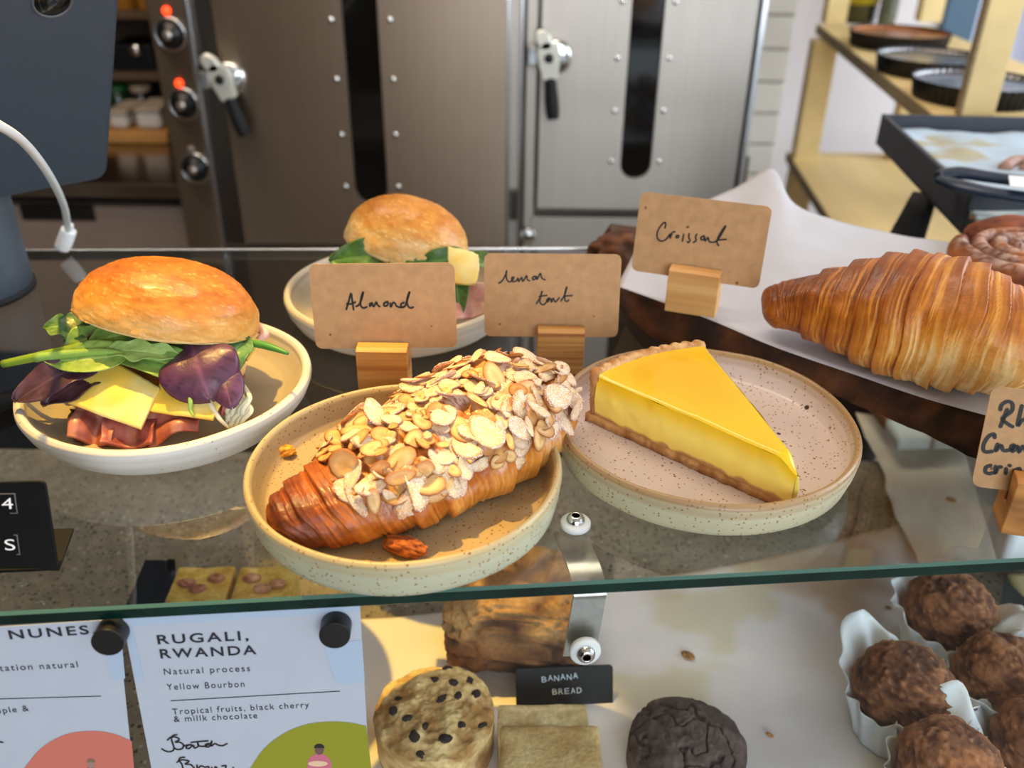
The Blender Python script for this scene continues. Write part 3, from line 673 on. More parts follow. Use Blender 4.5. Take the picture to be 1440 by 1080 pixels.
# almond croissant -----------------------------------------------------------
rng = np.random.default_rng(5); random.seed(5)
ac = thing('almond_croissant', 'flaked almond croissant dusted with icing sugar on the front plate', 'croissant', (-.0533, .3697, .0085))
ctrl = [P(379, 745, .016), P(425, 726, .018), P(500, 695, .0205), P(580, 657, .0215), P(658, 616, .0225), P(715, 582, .0225), P(751, 551, .0215)]
G, tone, lam, blot, nn, UU, VV = croissant_surface(ctrl, [.012, .0255, .0335, .0380, .0390, .0375, .027], [.012, .0175, .0205, .0235, .0255, .0255, .019], .0088,
    [-.2, .05, .10, .17, .24, .31, .40, .50, .62, .72, .80, .87, .93, .97, 1.2], .035, 11, lamin=.0009, step=.20)
top = smooth01(nn[..., 2], -.1, .7)
t_ = .50+.22*blot+.16*lam-.10*tone+.28*(1-top)*smooth01(UU, .12, .5)-.30*(1-smooth01(UU, .05, .22))+.12*smooth01(UU, .3, 1)
colr = ramp(PAL_D, t_)
sug = smooth01(fbm(np.stack([UU*16, VV*2.6, UU*0], -1), 4, 33), -.18, .25)*top*smooth01(UU, .18, .38)
# filling mound
mound = smooth01(nn[..., 2], .25, .9)*smooth01(UU, .16, .30)*(1-smooth01(UU, .93, .98)); bm_n = fbm(G*90, 4, 41)
G = G+nn*(mound*(.0035+.0035*bm_n))[..., None]
colr = mixc(colr, srgb('#e3b877'), mound*.55*smooth01(bm_n, -.2, .4))
grain = (rng.random(UU.shape) < .75)
colr = mixc(colr, srgb('#f3e6dc'), sug*.75*grain)
grid('pastry', G, M_crois, ac, cv=True, caps=True, col=colr)
# flakes
def flake_proto(k):
    r = random.Random(k); a = .0072+.0022*r.random(); b = a*(.60+.2*r.random()); n = 14; rings = [0, .55, .85, 1.0]
    V = []; Fc = []; cl = []
    br_ = .0022*(r.random()-.3)
    for side in (1, -1):
        for ri_, rr in enumerate(rings):
            for j in range(n if rr else 1):
                t = 2*math.pi*j/n; ex = 1-.18*math.cos(t)  # teardrop
                x = a*rr*math.cos(t)*(1+.05*r.random()); y = b*rr*math.sin(t)*ex*(1+.06*r.random())
                if k % 3 == 1: x = min(x, a*.35); 
                if k % 5 == 2: y = max(y, -b*.3)
                z = side*.00045*(1-.35*(rr > .9))+br_*((x/a)**2)+.0010*(y/b)**2*(1 if k % 2 else -1)*.6+.0002*r.random()
                V.append((x, y, z))
                e = rr**4; base = srgb('#e3bd82')*(1-e)+srgb('#a5642a')*e
                if rr < .5: base = srgb('#cf9d5c')
                cl.append(base*(.92+.12*r.random()))
    m_ = 1+3*n
    for s in (0, 1):
        o_ = s*m_
        for j in range(n): 
            j2 = (j+1) % n; Fc.append((o_, o_+1+j, o_+1+j2))
            for q in range(2): Fc.append((o_+1+q*n+j, o_+1+(q+1)*n+j, o_+1+(q+1)*n+j2, o_+1+q*n+j2))
    for j in range(n): j2 = (j+1) % n; Fc.append((1+2*n+j, m_+1+2*n+j, m_+1+2*n+j2, 1+2*n+j2))
    return np.array(V), Fc, np.array(cl)
protos = []
for k in range(16):
    V, Fc, cl = flake_proto(k); sgr = k % 4
    if sgr >= 2: 
        msk = np.array([random.Random(k*99+i).random() for i in range(len(cl))]) < (.95 if sgr == 3 else .55)
        cl = np.where(msk[:, None], cl*.72+srgb('#f3e4d6')*.28, cl)
    elif sgr == 1: cl = cl*np.array([.93, .80, .62])
    o = part('almond_flake', V+np.array(ac.location), Fc, M_almond if sgr < 2 else M_almond_s, ac, True, cl); protos.append(o)
sel = np.argwhere((mound > .2))
placed = []; count = 0
tries = 0
while count < 292 and tries < 9000:
    tries += 1
    i, j = sel[rng.integers(len(sel))]
    p = G[i, j]; n0 = nn[i, j]
    if n0[2] < .42 and n0[1] < 0: continue
    if n0[1] > .35 and rng.random() < .55: continue
    dmin = .0040 if count < 190 else .0026
    if any(np.dot(p-q, p-q) < dmin**2 for q in placed): continue
    placed.append(p)
    tilt = abs(rng.normal(0, .26)) if rng.random() < .86 else rng.uniform(.4, 1.1)*(1 if n0[1] < .2 else .4)
    az = rng.uniform(0, 2*np.pi); t1 = nrm(np.cross(n0, [math.cos(az), math.sin(az), .1])); n1 = nrm(n0*math.cos(tilt)+t1*math.sin(tilt))
    x1 = nrm(np.cross(n1, [rng.normal(), rng.normal(), rng.normal()])); y1 = np.cross(n1, x1)
    us = UU[i, j]; sugw = .25+.55*smooth01(us, .25, .8)
    kk = rng.integers(4)*4+(rng.choice([2, 3]) if rng.random() < sugw else rng.choice([0, 0, 1]))
    s = rng.uniform(.5, 1.0) if rng.random() < .8 else rng.uniform(1.0, 1.25); sq = rng.uniform(.45, 1.0) if rng.random() < .4 else 1.0; y1 = y1*sq
    src = protos[kk]
    o = src.copy() if src.get('used') else src
    if src.get('used'): C.objects.link(o); o.parent = ac
    src['used'] = 1
    pos = p+n0*(.0003+.0042*math.sin(tilt)*.8+.0010*rng.random())-np.array(ac.location)
    o.matrix_local = Matrix(((x1[0]*s, y1[0]*s, n1[0]*s, pos[0]), (x1[1]*s, y1[1]*s, n1[1]*s, pos[1]), (x1[2]*s, y1[2]*s, n1[2]*s, pos[2]), (0, 0, 0, 1)))
    count += 1
for o in list(protos):
    if not o.get('used'): bpy.data.objects.remove(o)
    else: del o['used']
for o in ac.children:
    if 'used' in o: del o['used']
def lump(name, c, s, seed, colA, colB, m, parent=None, n=26, amp=.25, fr=2.2, R=None, flat=False):
    a = np.linspace(.001, math.pi-.001, n)[:, None]; b = np.linspace(0, 2*np.pi, n*2, endpoint=False)[None]
    D = np.stack([np.sin(a)*np.cos(b), np.sin(a)*np.sin(b), np.cos(a)+0*b], -1)
    f = fbm(D*fr, 4, seed); G_ = D*(1+amp*f[..., None])*np.asarray(s)
    if R is not None: G_ = G_ @ np.asarray(R).T
    if flat: G_[..., 2] = np.maximum(G_[..., 2], -s[2]*.8)
    return grid(name, G_+np.asarray(c), m, parent, cv=True, caps=True, col=mixc(srgb(colA), srgb(colB), smooth01(f, -.5, .5)))
# caramelised nub poking out under the croissant and the loose crumb at the rim
lump('crisp_nub', P(570, 768, .0125), (.0105, .0050, .0040), 3, '#7a3516', '#b8692a', M_crumbly, ac, amp=.35, fr=3.5, R=rotz(-.35))
tag(lump('pastry_crumb', P(400, 634, .0118), (.0060, .0042, .0030), 5, '#b5701c', '#e8a83c', M_crumbly, None, amp=.4), 'golden pastry crumb on the plate left of the almond croissant', 'crumb')

# ------------------------------------------------------------------ live-edge board, parchment, plain croissant, bun
M_board = mat('board_wood', '#5d3a22', .55, nscale=26, stretch=(1, 4, 1), col2='#3a2214', coat=.1)
M_bark = mat('bark_edge', rough=.75, vc=True, noise=.3, nscale=90, bump=.8, bscale=160)
M_parch = mat('baking_parchment', '#c2bec4', .6, noise=.03, nscale=20, sss=.15)
def live_board():
    f = [(838, 352), (862, 412), (905, 462), (962, 492), (1060, 520), (1130, 540), (1205, 568), (1290, 605), (1385, 650), (1470, 694), (1560, 740)]
    b = [(905, 312), (980, 318), (1060, 325), (1130, 332), (1230, 335), (1340, 338), (1450, 345), (1560, 352), (1650, 380)]
    front = np.array([P(x, y, 0.0) for x, y in f]); back = np.array([P(x, y, .026) for x, y in b]); back[:, 2] = 0
    ring = np.concatenate([front, back[::-1]]); ring = catmull(ring, 9, True)
    cen = ring.mean(0); prof = [(0.0, .0002, 0), (.006, .0006, .2), (.0, .008, .6), (-.002, .016, .9), (-.004, .0225, 1), (-.0075, .0255, 1)]
    Tn = np.roll(ring, -1, 0)-np.roll(ring, 1, 0); nrmv = np.stack([Tn[:, 1], -Tn[:, 0], 0*Tn[:, 0]], 1); nrmv /= np.linalg.norm(nrmv, axis=1, keepdims=True)
    if ((ring-cen)*nrmv).sum() < 0: nrmv = -nrmv
    m_ = len(prof); G_ = np.zeros((m_, len(ring), 3))
    for k, (o_, z, q) in enumerate(prof):
        G_[k] = ring+nrmv*(o_-.004); G_[k, :, 2] = z
        if 0 < k < m_: 
            nz = fbm(G_[k]*70+k*.3, 4, 21); G_[k] += nrmv*(.0035*nz)[:, None]*(1 if k < 5 else .5)
    col = mixc(srgb('#2c1a10'), srgb('#6b3d1e'), smooth01(fbm(G_*55, 4, 8), -.35, .45))
    t = thing('serving_board', 'dark live-edge wooden board under the parchment and croissant', 'board', (cen[0], cen[1], 0))
    grid('bark_edge', G_, M_bark, t, cv=True, col=col)
    n = len(ring); tp = G_[-1]; 
    # top and bottom discs
    for nm, rg, m in (('top_face', tp, M_board), ('under_face', G_[0], M_board)):
        cc = rg.mean(0); V = [rg*(1-s)+cc*s for s in (0, .3, .6)]; Gt = np.stack(V)
        grid(nm, Gt, m, t, cv=True, caps=False); 
        part(nm, np.concatenate([Gt[-1], cc[None]]), [(i, (i+1) % n, n) for i in range(n)], m, t)
    return t
live_board()
ZP = .0268
# knob of bark at the board's far left end
lump('bark_knob', P(880, 352, .020), (.030, .022, .016), 13, '#2e1a10', '#6d3f22', M_bark, [o for o in bpy.data.objects if o.name == 'serving_board'][0], n=30, amp=.30, fr=2.5)
def parch():
    pts_f = [(868, 404), (935, 428), (1000, 452), (1090, 490), (1200, 528), (1300, 562), (1400, 590), (1500, 620)]
    pts_b = [(905, 330), (960, 300), (1030, 268), (1085, 240), (1118, 290), (1200, 318), (1300, 336), (1420, 356)]
    F_ = catmull([P(x, y, ZP) for x, y in pts_f], 8)
    B_ = catmull([P(x, y, z) for (x, y), z in zip(pts_b, (ZP, ZP+.004, ZP+.014, ZP+.028, ZP+.014, ZP+.006, ZP+.002, ZP))], 8)
    v = np.linspace(0, 1, 40)[None, :, None]; G_ = B_[:, None]*(1-v)+F_[:, None]*v
    G_[..., 2] = ZP+(B_[:, None, 2]-ZP)*(1-v[..., 0])**2.2
    G_[..., 2] += .0026*(fbm(G_*np.array([22, 30, 0]), 4, 5))*smooth01(1-v[..., 0], 0, .2)*smooth01(G_[..., 2]-ZP, -.001, .003)+.0008+.0010*fbm(G_*np.array([40, 40, 0]), 3, 6)*smooth01(1-v[..., 0], .03, .2)
    o = grid('parchment_paper', G_, M_parch, None, thick=.0002, flip=True)
    return tag(o, 'white baking parchment with a raised corner lying on the wooden board', 'paper')
parch()
ct = [P(1072, 436, .046), P(1110, 430, .050), P(1170, 432, .055), P(1250, 440, .060), P(1330, 455, .062), P(1400, 478, .058), P(1460, 500, .052), P(1520, 530, .046)]
G, tone, lam, blot, nn, UU, VV = croissant_surface(ct, [.013, .020, .030, .040, .042, .036, .025, .014], [.010, .018, .026, .034, .037, .032, .022, .013], ZP+.0012,
    [-.2, .16, .26, .35, .43, .50, .545, .60, .66, .72, .79, .86, .93, 1.2], -.028, 61, lamin=.00045, step=.18)
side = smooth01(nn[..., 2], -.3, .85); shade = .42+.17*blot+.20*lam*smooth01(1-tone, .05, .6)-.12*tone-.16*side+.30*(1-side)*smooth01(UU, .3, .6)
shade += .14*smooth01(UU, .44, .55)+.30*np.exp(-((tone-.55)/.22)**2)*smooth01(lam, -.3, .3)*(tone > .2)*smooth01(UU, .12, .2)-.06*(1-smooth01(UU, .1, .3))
cr = thing('plain_croissant', 'large plain golden croissant on parchment on the wooden board', 'croissant', ((ct[3])[0], ct[3][1], ZP))
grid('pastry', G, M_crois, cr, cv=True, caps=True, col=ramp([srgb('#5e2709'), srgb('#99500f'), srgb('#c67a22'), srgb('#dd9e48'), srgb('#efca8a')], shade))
# sugared morning bun
def spiral_bun():
    c = P(1442, 388, .03); c[2] = ZP
    na = 420; th = np.linspace(0, 2*np.pi*3.1, na); R_ = .048-.0125*th/(2*np.pi); r = np.interp(th, [0, 15, 20], [.0175, .0165, .012])
    px = R_*np.cos(th+2.6); py = R_*np.sin(th+2.6); pz = .0135+.003*(th/20)
    path = np.stack([px, py, pz], 1)+c; T, S, U_ = frames(path); m_ = 26; a = np.linspace(0, 2*np.pi, m_, endpoint=False)
    rr = (.0098+.0*r)[:, None]; rv = np.full((na, m_), .0076); hv = np.full((na, m_), .0125)
    G_ = path[:, None]+(rv*np.cos(a)[None])[..., None]*S[:, None]+(hv*np.sin(a)[None])[..., None]*np.array([0, 0, 1.])
    f = fbm(G_*70, 4, 3); cen = path[:, None]; G_ = cen+(G_-cen)*(1+.12*f[..., None]); G_[..., 2] = np.maximum(G_[..., 2], ZP+.001)
    tn = smooth01(f, -.4, .4); colr = mixc(srgb('#5a2710'), srgb('#a9632c'), tn); up = smooth01(np.sin(a), .5, 1)[None]*np.ones((na, 1))
    colr = mixc(colr, srgb('#dcc3b6'), up*.55*(rng.random(up.shape) < .8)*smooth01(fbm(G_*140, 3, 9), -.35, .3))
    t = thing('sugared_bun', 'dark spiral bun dusted with sugar behind the plain croissant', 'bun', c)
    grid('coil', G_, M_sugar, t, cv=True, caps=True, col=colr)
spiral_bun()
bc = P(1395, 318, .05); 
tag(lump('round_bun', (bc[0]+.022, bc[1]+.005, ZP+.0135), (.036, .026, .0145), 31, '#4a1f0e', '#8d4822', M_sugar, None, n=40, amp=.08, flat=True), 'dark glossy bun behind the sugared spiral bun', 'bun')

# ------------------------------------------------------------------ lemon tart slice
def tart():
    zt = .040; zb = .0088; T1 = P(829, 523, zt); T2 = P(987, 481, zt); T3 = P(1127, 660, zt-.004)
    t = thing('lemon_tart_slice', 'bright yellow lemon tart slice with fluted pastry crust on its plate', 'tart', ((T1[0]+T2[0]+T3[0])/3, (T1[1]+T2[1]+T3[1])/3, zb))
    apex = T3.copy(); R1 = T1-apex; R2 = T2-apex; R1[2] = R2[2] = 0
    L1, L2 = np.linalg.norm(R1), np.linalg.norm(R2); a1 = math.atan2(R1[1], R1[0]); a2 = math.atan2(R2[1], R2[0])
    na, nr = 70, 90
    # custard: polar grid; s across (0 = near/left cut, 1 = far cut), q from tip to crust
    def ptc(s, q, z): 
        a = a1+(a2-a1)*s; L_ = (L1+(L2-L1)*s)*q
        return np.array([apex[0]+L_*math.cos(a), apex[1]+L_*math.sin(a), z])
    S_ = np.linspace(0, 1, na); Q_ = np.linspace(.012, .955, nr)
    SS, QQ = np.meshgrid(S_, Q_, indexing='ij'); A = a1+(a2-a1)*SS; LL = (L1+(L2-L1)*SS)*QQ
    X = apex[0]+LL*np.cos(A); Yy = apex[1]+LL*np.sin(A)
    edge = np.minimum(SS, 1-SS)*QQ*1.0; rnd = 1-np.clip(edge/.03, 0, 1); 
    ztop = zt-.0006*rnd**2*2+.0004*fbm(np.stack([X*60, Yy*60, X*0], -1), 3, 2)-.0065*(1-smooth01(QQ, 0, .10))-.0012*(1-smooth01(QQ, .1, .5))+.0006*smooth01(QQ, .9, 1)
    ytop = mixc(srgb('#f7c414'), srgb('#f2b705'), smooth01(QQ, .2, .9)*smooth01(np.minimum(SS, 1-SS), 0, .3))
    ytop = mixc(ytop, srgb('#f9d84a'), (rnd**2)*.5)
    V = [np.stack([X, Yy, ztop], -1)]
    grid('custard_top', V[0], M_custard, t, col=ytop)
    def wall(s, nm, flip):
        nq, nz_ = 110, 26; q = np.linspace(.012, .955, nq)
        zt_ = np.interp(q, Q_, ztop[0 if s == 0 else -1])
        h = np.linspace(0, 1, nz_)
        QQ2, H = np.meshgrid(q, h, indexing='ij')
        base = zb+.0045
        a = a1+(a2-a1)*s; L_ = (L1 if s == 0 else L2)*QQ2; off = (-1 if s == 0 else 1)*(np.sin(H*np.pi)*.0012+.0009*fbm(np.stack([QQ2*14, H*2.2, QQ2*0+s], -1), 3, 5))*np.sign(a2-a1)
        x = apex[0]+L_*math.cos(a)-off*math.sin(a)*1; y = apex[1]+L_*math.sin(a)+off*math.cos(a); z = base+(zt_[:, None]-base)*H
        low = base+.0025*(1+fbm(np.stack([QQ2*22, QQ2*0, QQ2*0+3], -1), 3, 6))
        cc = mixc(srgb('#ffdf66'), srgb('#fcc614'), smooth01(H, .55, 1.0)); cc = mixc(srgb('#c08a52'), cc, smooth01((z-low)/.0015, -.5, .8))
        grid(nm, np.stack([x, y, z], -1), M_custard, t, col=cc)
    wall(0, 'custard_side', False); wall(1, 'custard_side', True)
    # tip closure
    zz = np.linspace(0, 1, 12); ss = np.linspace(0, 1, 10)
    Gt = np.array([[ptc(s, .012-.010*math.sin(s*math.pi)*0, zb+.0045+(ztop[0, 0]-zb-.0045)*h)+np.array([.0016, -.0012, 0])*math.sin(s*math.pi)*math.sin(h*math.pi*.8+.3) for h in zz] for s in ss])
    grid('custard_tip', Gt, M_custard, t, col=np.broadcast_to(srgb('#f4d463'), Gt.shape))
    # crust floor slab
    ns, nq = 30, 60; rows = []
    s_ = np.linspace(-.015, 1.015, ns); q_ = np.linspace(.0, 1.0, nq)
    Sx, Qx = np.meshgrid(s_, q_, indexing='ij'); A = a1+(a2-a1)*Sx; LL = (L1+(L2-L1)*Sx)*Qx
    top_ = np.stack([apex[0]+LL*np.cos(A), apex[1]+LL*np.sin(A), zb+.0052+0*LL], -1)
    nz = fbm(top_*260, 4, 12); top_[..., 2] += .0007*nz; top_[..., 0] += .0006*nz; top_[..., 1] += .0006*fbm(top_*200, 3, 9)
    g = grid('crust_base', top_, M_crumbly, t, thick=.0052, col=mixc(srgb('#9c6632'), srgb('#cf9d62'), smooth01(nz, -.4, .4)), flip=True)
    # fluted crust wall
    ns = 150; s = np.linspace(0, 1, ns); a = a1+(a2-a1)*s; Lb = (L1+(L2-L1)*s)
    fl_ = .0011*np.abs(np.sin(s*np.pi*11)); dirr = np.stack([np.cos(a), np.sin(a), 0*a], 1); basep = np.array([apex[0], apex[1], 0])+dirr*(Lb*.945)[:, None]
    prof = [(0, .0045), (0, .020), (.0002, .030), (.0010, .0325), (.0030, .0335), (.0052, .0322), (.0050, .024), (.0042, .010), (.0030, .0), (.0, .0)]
    Gc = np.zeros((ns, len(prof)*3, 3)); pf = []
    for k in range(len(prof)):
        p0, p1 = prof[k], prof[(k+1) % len(prof)]
        for e in range(3): pf.append((p0[0]+(p1[0]-p0[0])*e/3, p0[1]+(p1[1]-p0[1])*e/3))
    for k, (o_, z) in enumerate(pf):
        outer = 1.0 if o_ > .003 else (.25 if o_ > .0005 else 0)
        Gc[:, k] = basep+dirr*(o_*1.25+fl_*outer)[:, None]; Gc[:, k, 2] = zb+z*(zt-zb+.0018)/.0335
        Gc[:, k, 2] += (.0010*np.abs(np.sin(s*np.pi*11))*(1 if z > .029 else 0))
    nz = fbm(Gc*230, 4, 15); Gc = Gc+nz[..., None]*.0005
    grid('fluted_crust', Gc, M_crumbly, t, cv=True, caps=True, col=mixc(srgb('#b67a42'), srgb('#dcb07a'), smooth01(nz, -.4, .4)))
tart()
# ------------------------------------------------------------------ sandwiches
def patch(name, c4, nx, ny, m, parent, thick=.002, fn=None, col=None, bul=0, seed=0, amp=.0, sc=60):
    a, b, c, d = [np.asarray(q, float) for q in c4]; u = np.linspace(0, 1, nx)[:, None]; v = np.linspace(0, 1, ny)[None, :]
    U3, V3 = u[..., None], v[..., None]
    G_ = (a*(1-U3)+b*U3)*(1-V3)+(d*(1-U3)+c*U3)*V3; n = nrm(np.cross(b-a, d-a)); n = -n if n[2] < 0 else n
    h = bul*np.sin(u*np.pi)*np.sin(v*np.pi)+amp*fbm(G_*sc, 3, seed)
    if fn is not None: h = h+fn(u, v)
    G_ = G_+n*h[..., None]
    cc = col(G_, u, v) if callable(col) else np.broadcast_to(srgb(col), G_.shape)
    return grid(name, G_, m, parent, thick=thick, col=cc)
def leaf(parent, p0, p1, wd, nrm_, colA, colB, vein, bend=.004, cup=.002, wave=.0012, seed=0, lobes=0, name='salad_leaf', shape=.9, side=0.0):
    p0 = np.asarray(p0, float); p1 = np.asarray(p1, float); nrm_ = nrm(nrm_); d = nrm(p1-p0); sdv = nrm(np.cross(d, nrm_)); up = np.cross(sdv, d)
    nt, ns = 34, 19; t = np.linspace(0, 1, nt)[:, None]; s = np.linspace(-1, 1, ns)[None]
    sh = np.sin(np.pi*np.clip(t, .0, 1)**shape)**.62*(1-.06*t)+.03
    if lobes: sh = sh*(1+.22*np.sin(t*np.pi*2*lobes)*np.abs(s))
    w_ = wd*sh*s; L_ = np.linalg.norm(p1-p0)
    base = p0+(p1-p0)*t[..., None]*np.ones((1, ns, 1))
    G_ = base+sdv*(w_+side*np.sin(np.pi*t))[..., None]
    vn = np.minimum(np.abs(s)*1.0/.07, 1)*np.ones_like(t)
    lat = np.abs(((t*7-np.abs(s)*1.6) % 1)-.5)*2; latv = 1-smooth01(1-lat, 0, .16)*(np.abs(s) > .06)
    h = bend*np.sin(np.pi*t)+cup*s*s*np.sign(1)+wave*fbm(np.stack([G_[..., 0]*90, G_[..., 1]*90, G_[..., 2]*90], -1), 3, seed)+wave*.9*np.sin(t*11+seed)*np.abs(s)**2-.0005*(1-vn)+.0002*latv
    G_ = G_+up*h[..., None]
    f = fbm(G_*160, 3, seed+4); cc = mixc(srgb(colA), srgb(colB), smooth01(f, -.4, .4)); cc = mixc(srgb(vein), cc, np.clip(vn*1.0, 0, 1)); cc = mixc(cc, srgb(vein), (1-latv)*.35)
    return grid(name, G_, M_leaf, parent, thick=.00045, col=cc)
def bun_top(parent, cen, a, b, top, bot, R, seed, pal, name='bun_top', pinch=.0):
    n = 110; m_ = 150
    ph = np.linspace(.001, math.pi-.001, n)[:, None]; th = np.linspace(0, 2*np.pi, m_, endpoint=False)[None]
    D = np.stack([np.sin(ph)*np.cos(th), np.sin(ph)*np.sin(th), np.cos(ph)+0*th], -1)
    rad = np.sin(ph)**.82*np.ones_like(th)
    z = np.where(np.cos(ph) > 0, top*np.sign(np.cos(ph))*np.abs(np.cos(ph))**1.0, bot*np.sign(np.cos(ph))*np.abs(np.cos(ph))**.5)
    low = fbm(D*1.5, 3, seed); G_ = np.stack([a*rad*np.cos(th), b*rad*np.sin(th), z*np.ones_like(th)], -1)
    G_ = G_*(1+.055*low[..., None])
    f = fbm(D*np.array([7, 7, 7]), 4, seed+2); blis = 1.6*np.maximum(0, vnoise(D*34, seed+6)-.38)+.8*np.maximum(0, vnoise(D*15, seed+7)-.45)*smooth01(D[..., 2], -.1, .5)
    edge = np.exp(-((D[..., 2]+.08)/.16)**2); rag = fbm(D*20, 3, seed+9)
    G_ = G_*(1+.012*f[..., None]+.010*blis[..., None]+(edge*rag*.028)[..., None])
    tz = D[..., 2]; tone = .30+.50*smooth01(tz, -.05, .75)+.22*f-.40*blis
    tone = np.where(tz < -.12, .02+.1*f, tone); col = ramp(pal, tone)
    return grid(name, (G_ @ R.T)+np.asarray(cen), M_bun, parent, cv=True, caps=True, col=col)
PAL_B = [srgb('#eccb8c'), srgb('#e3ae60'), srgb('#d28f3c'), srgb('#b46c20'), srgb('#8a4612')]
s1 = thing('sandwich', 'seeded-looking golden bun sandwich with beef, cheese, green and purple leaves on the left plate', 'sandwich', (-.2019, .4538, .0088), 'filled bun sandwiches')
s1['label'] = 'golden bun sandwich with beef, cheese, green and purple leaves on the left plate'
A0 = P(230, 622, .010); B0 = P(240, 470, .050); nS = nrm(np.cross([1, 0, 0], B0-A0)); nS = nS if nS[2] > 0 else -nS
def S1(x, y, off=0.0): return PP(x, y, A0+nS*off, nS)
Rb = roty(math.radians(11)) @ rotx(math.radians(-12))
bun_top(s1, PY(238, 443, .466), .0515, .043, .0315, .006, Rb, 17, PAL_B)
bun_top(s1, (-.200, .470, .022), .038, .034, .010, .011, np.eye(3), 19, [srgb('#e9cf9b'), srgb('#d9a860'), srgb('#b97833'), srgb('#9c5c22')], name='bun_base')
# beef slices, folded
def beef(pts, folds, seed, colA='#b0695c', colB='#8a443e', rim='#d09a88'):
    def fn(u, v): return .0035*np.sin(u*np.pi*folds+seed)*smooth01(v, 0, .8)+.0012*np.sin(v*9+seed*2)
    def col(G_, u, v):
        f = fbm(G_*130, 4, seed); c = mixc(srgb(colB), srgb(colA), smooth01(f, -.4, .35)); c = mixc(c, srgb(rim), smooth01(np.abs(np.sin(u*np.pi*folds+seed))+0*v, .75, 1)*.45)
        sp = vnoise(G_*700, seed+3) > .72
        return mixc(c, srgb('#3a1a12'), (sp*smooth01(1-u, .86, .97)*.9)+0*v)
    patch('beef_slice', pts, 50, 26, M_ham, s1, .0018, fn, col)
beef([S1(112, 560, -.003), S1(172, 585, -.004), S1(158, 630, .002), S1(98, 618, .002)], 2.2, 1)
beef([S1(150, 575, -.001), S1(222, 585, -.001), S1(216, 628, .005), S1(143, 629, .004)], 1.6, 2, '#b0625a', '#86403c')
beef([S1(205, 580, -.001), S1(282, 582, -.002), S1(276, 604, .003), S1(205, 626, .004)], 1.9, 4, '#ad6250', '#8b4538')
beef([S1(305, 545, -.004), S1(345, 530, -.006), S1(330, 565, -.002), S1(315, 585, .000)], 1.2, 6, '#a8605e', '#80403f')
beef([S1(100, 575, -.006), S1(125, 580, -.006), S1(118, 625, .001), S1(95, 612, .001)], 1.5, 8, '#6b3520', '#3d1c10', '#b9772f')
def cheese(pts, seed, par=s1, th=.0028):
    def col(G_, u, v):
        f = fbm(G_*60, 3, seed); c = mixc(srgb('#efcb58'), srgb('#f3dd92'), smooth01(f, -.3, .4)); return mixc(c, srgb('#f3bf38'), smooth01(fbm(G_*45, 2, seed+5), .05, .4)*.55)
    patch('cheese_slice', pts, 24, 18, M_cheese, par, th, None, col, bul=.0022, seed=seed, amp=.0009, sc=90)
cheese([S1(140, 500, .003), S1(226, 548, .0065), S1(199, 605, .0085), S1(96, 568, .006)], 2)
cheese([S1(232, 530, .003), S1(322, 548, .003), S1(300, 592, .0065), S1(212, 580, .006)], 5)
cheese([S1(322, 480, -.004), S1(368, 482, -.006), S1(348, 508, -.002), S1(326, 500, -.001)], 7)
# cabbage shreds
rs = random.Random(3)
for k in range(13):
    x = 318+rs.random()*26; y = 535+rs.random()*30
    tube('cabbage_shred', [S1(x, y-12*rs.random(), -.003), S1(x+6+6*rs.random(), y+12, 0), S1(x+4-14*rs.random(), y+26+8*rs.random(), .002), S1(x+10-24*rs.random(), y+38+6*rs.random(), .001)], [.0008, .0016, .0015, .0007], M_onion, s1, 8, 5, flat=.55)
tube('cabbage_shred', [S1(290, 552, .009), S1(297, 570, .009), S1(308, 588, .006), S1(322, 602, .002)], [.0009, .0014, .0013, .0007], M_onion, s1, 8, 5)
tube('cabbage_shred', [S1(352, 452, -.022), S1(366, 462, -.022), S1(372, 470, -.02), S1(362, 480, -.018)], [.002, .003, .003, .002], mat('pink_shred', '#d9b0a0', .4, sss=.2), s1, 8, 5)
G1, G2, GV = '#3f6a24', '#6d9436', '#9dbb62'
GD1, GD2 = '#1f3f1c', '#35602c'; PU1, PU2, PUV = '#2c1428', '#4a2440', '#704460'
nL = nS*.9+np.array([0, 0, .3])
def L1(a, b, off0, off1, wd, cs, **k): return leaf(s1, S1(*a, off0), S1(*b, off1), wd, nL, cs[0], cs[1], cs[2], **k)
L1((152, 508), (20, 566), .004, .009, .0125, ('#2a1c28', '#4b3040', '#5e4250'), bend=.006, wave=.002, seed=3, shape=1.1)
L1((160, 520), (60, 572), .003, .007, .0100, ('#2c1b22', '#4d2f35', '#5d3e42'), bend=.003, wave=.0025, seed=23)
L1((140, 470), (62, 462), -.006, -.004, .0085, (GD1, G1, GV), seed=5, lobes=3)
L1((170, 462), (88, 500), -.002, .001, .0095, (G1, G2, GV), seed=6, lobes=2)
L1((215, 470), (120, 492), .000, .006, .0110, ('#4a6d22', '#7f9a3c', GV), seed=7, bend=.006)
L1((55, 506), (190, 497), .010, .012, .0105, ('#4b7526', '#7c9a35', '#b2c772'), seed=8, bend=.003, shape=1.5, side=.004)
L1((205, 480), (125, 478), .004, .004, .0085, ('#4b2c22', '#6d4732', '#7c5a42'), seed=9, bend=.004)
L1((150, 500), (318, 546), .012, .010, .0105, (G1, '#4f7f33', GV), seed=10, bend=.004, side=-.003, shape=1.2)
L1((235, 470), (178, 505), .004, .010, .0095, (GD1, '#2f5228', '#56784a'), seed=11, bend=.006)
L1((150, 495), (262, 505), .013, .012, .0065, ('#6f9440', '#8fae55', '#bcd08a'), seed=12, lobes=3, shape=.8)
L1((300, 470), (210, 480), -.002, .004, .0110, (GD1, GD2, '#4f7044'), seed=13, bend=.003)
L1((345, 478), (318, 535), -.002, .006, .0100, ('#2c5a2a', '#4b8248', '#7ea878'), seed=14, bend=.005)
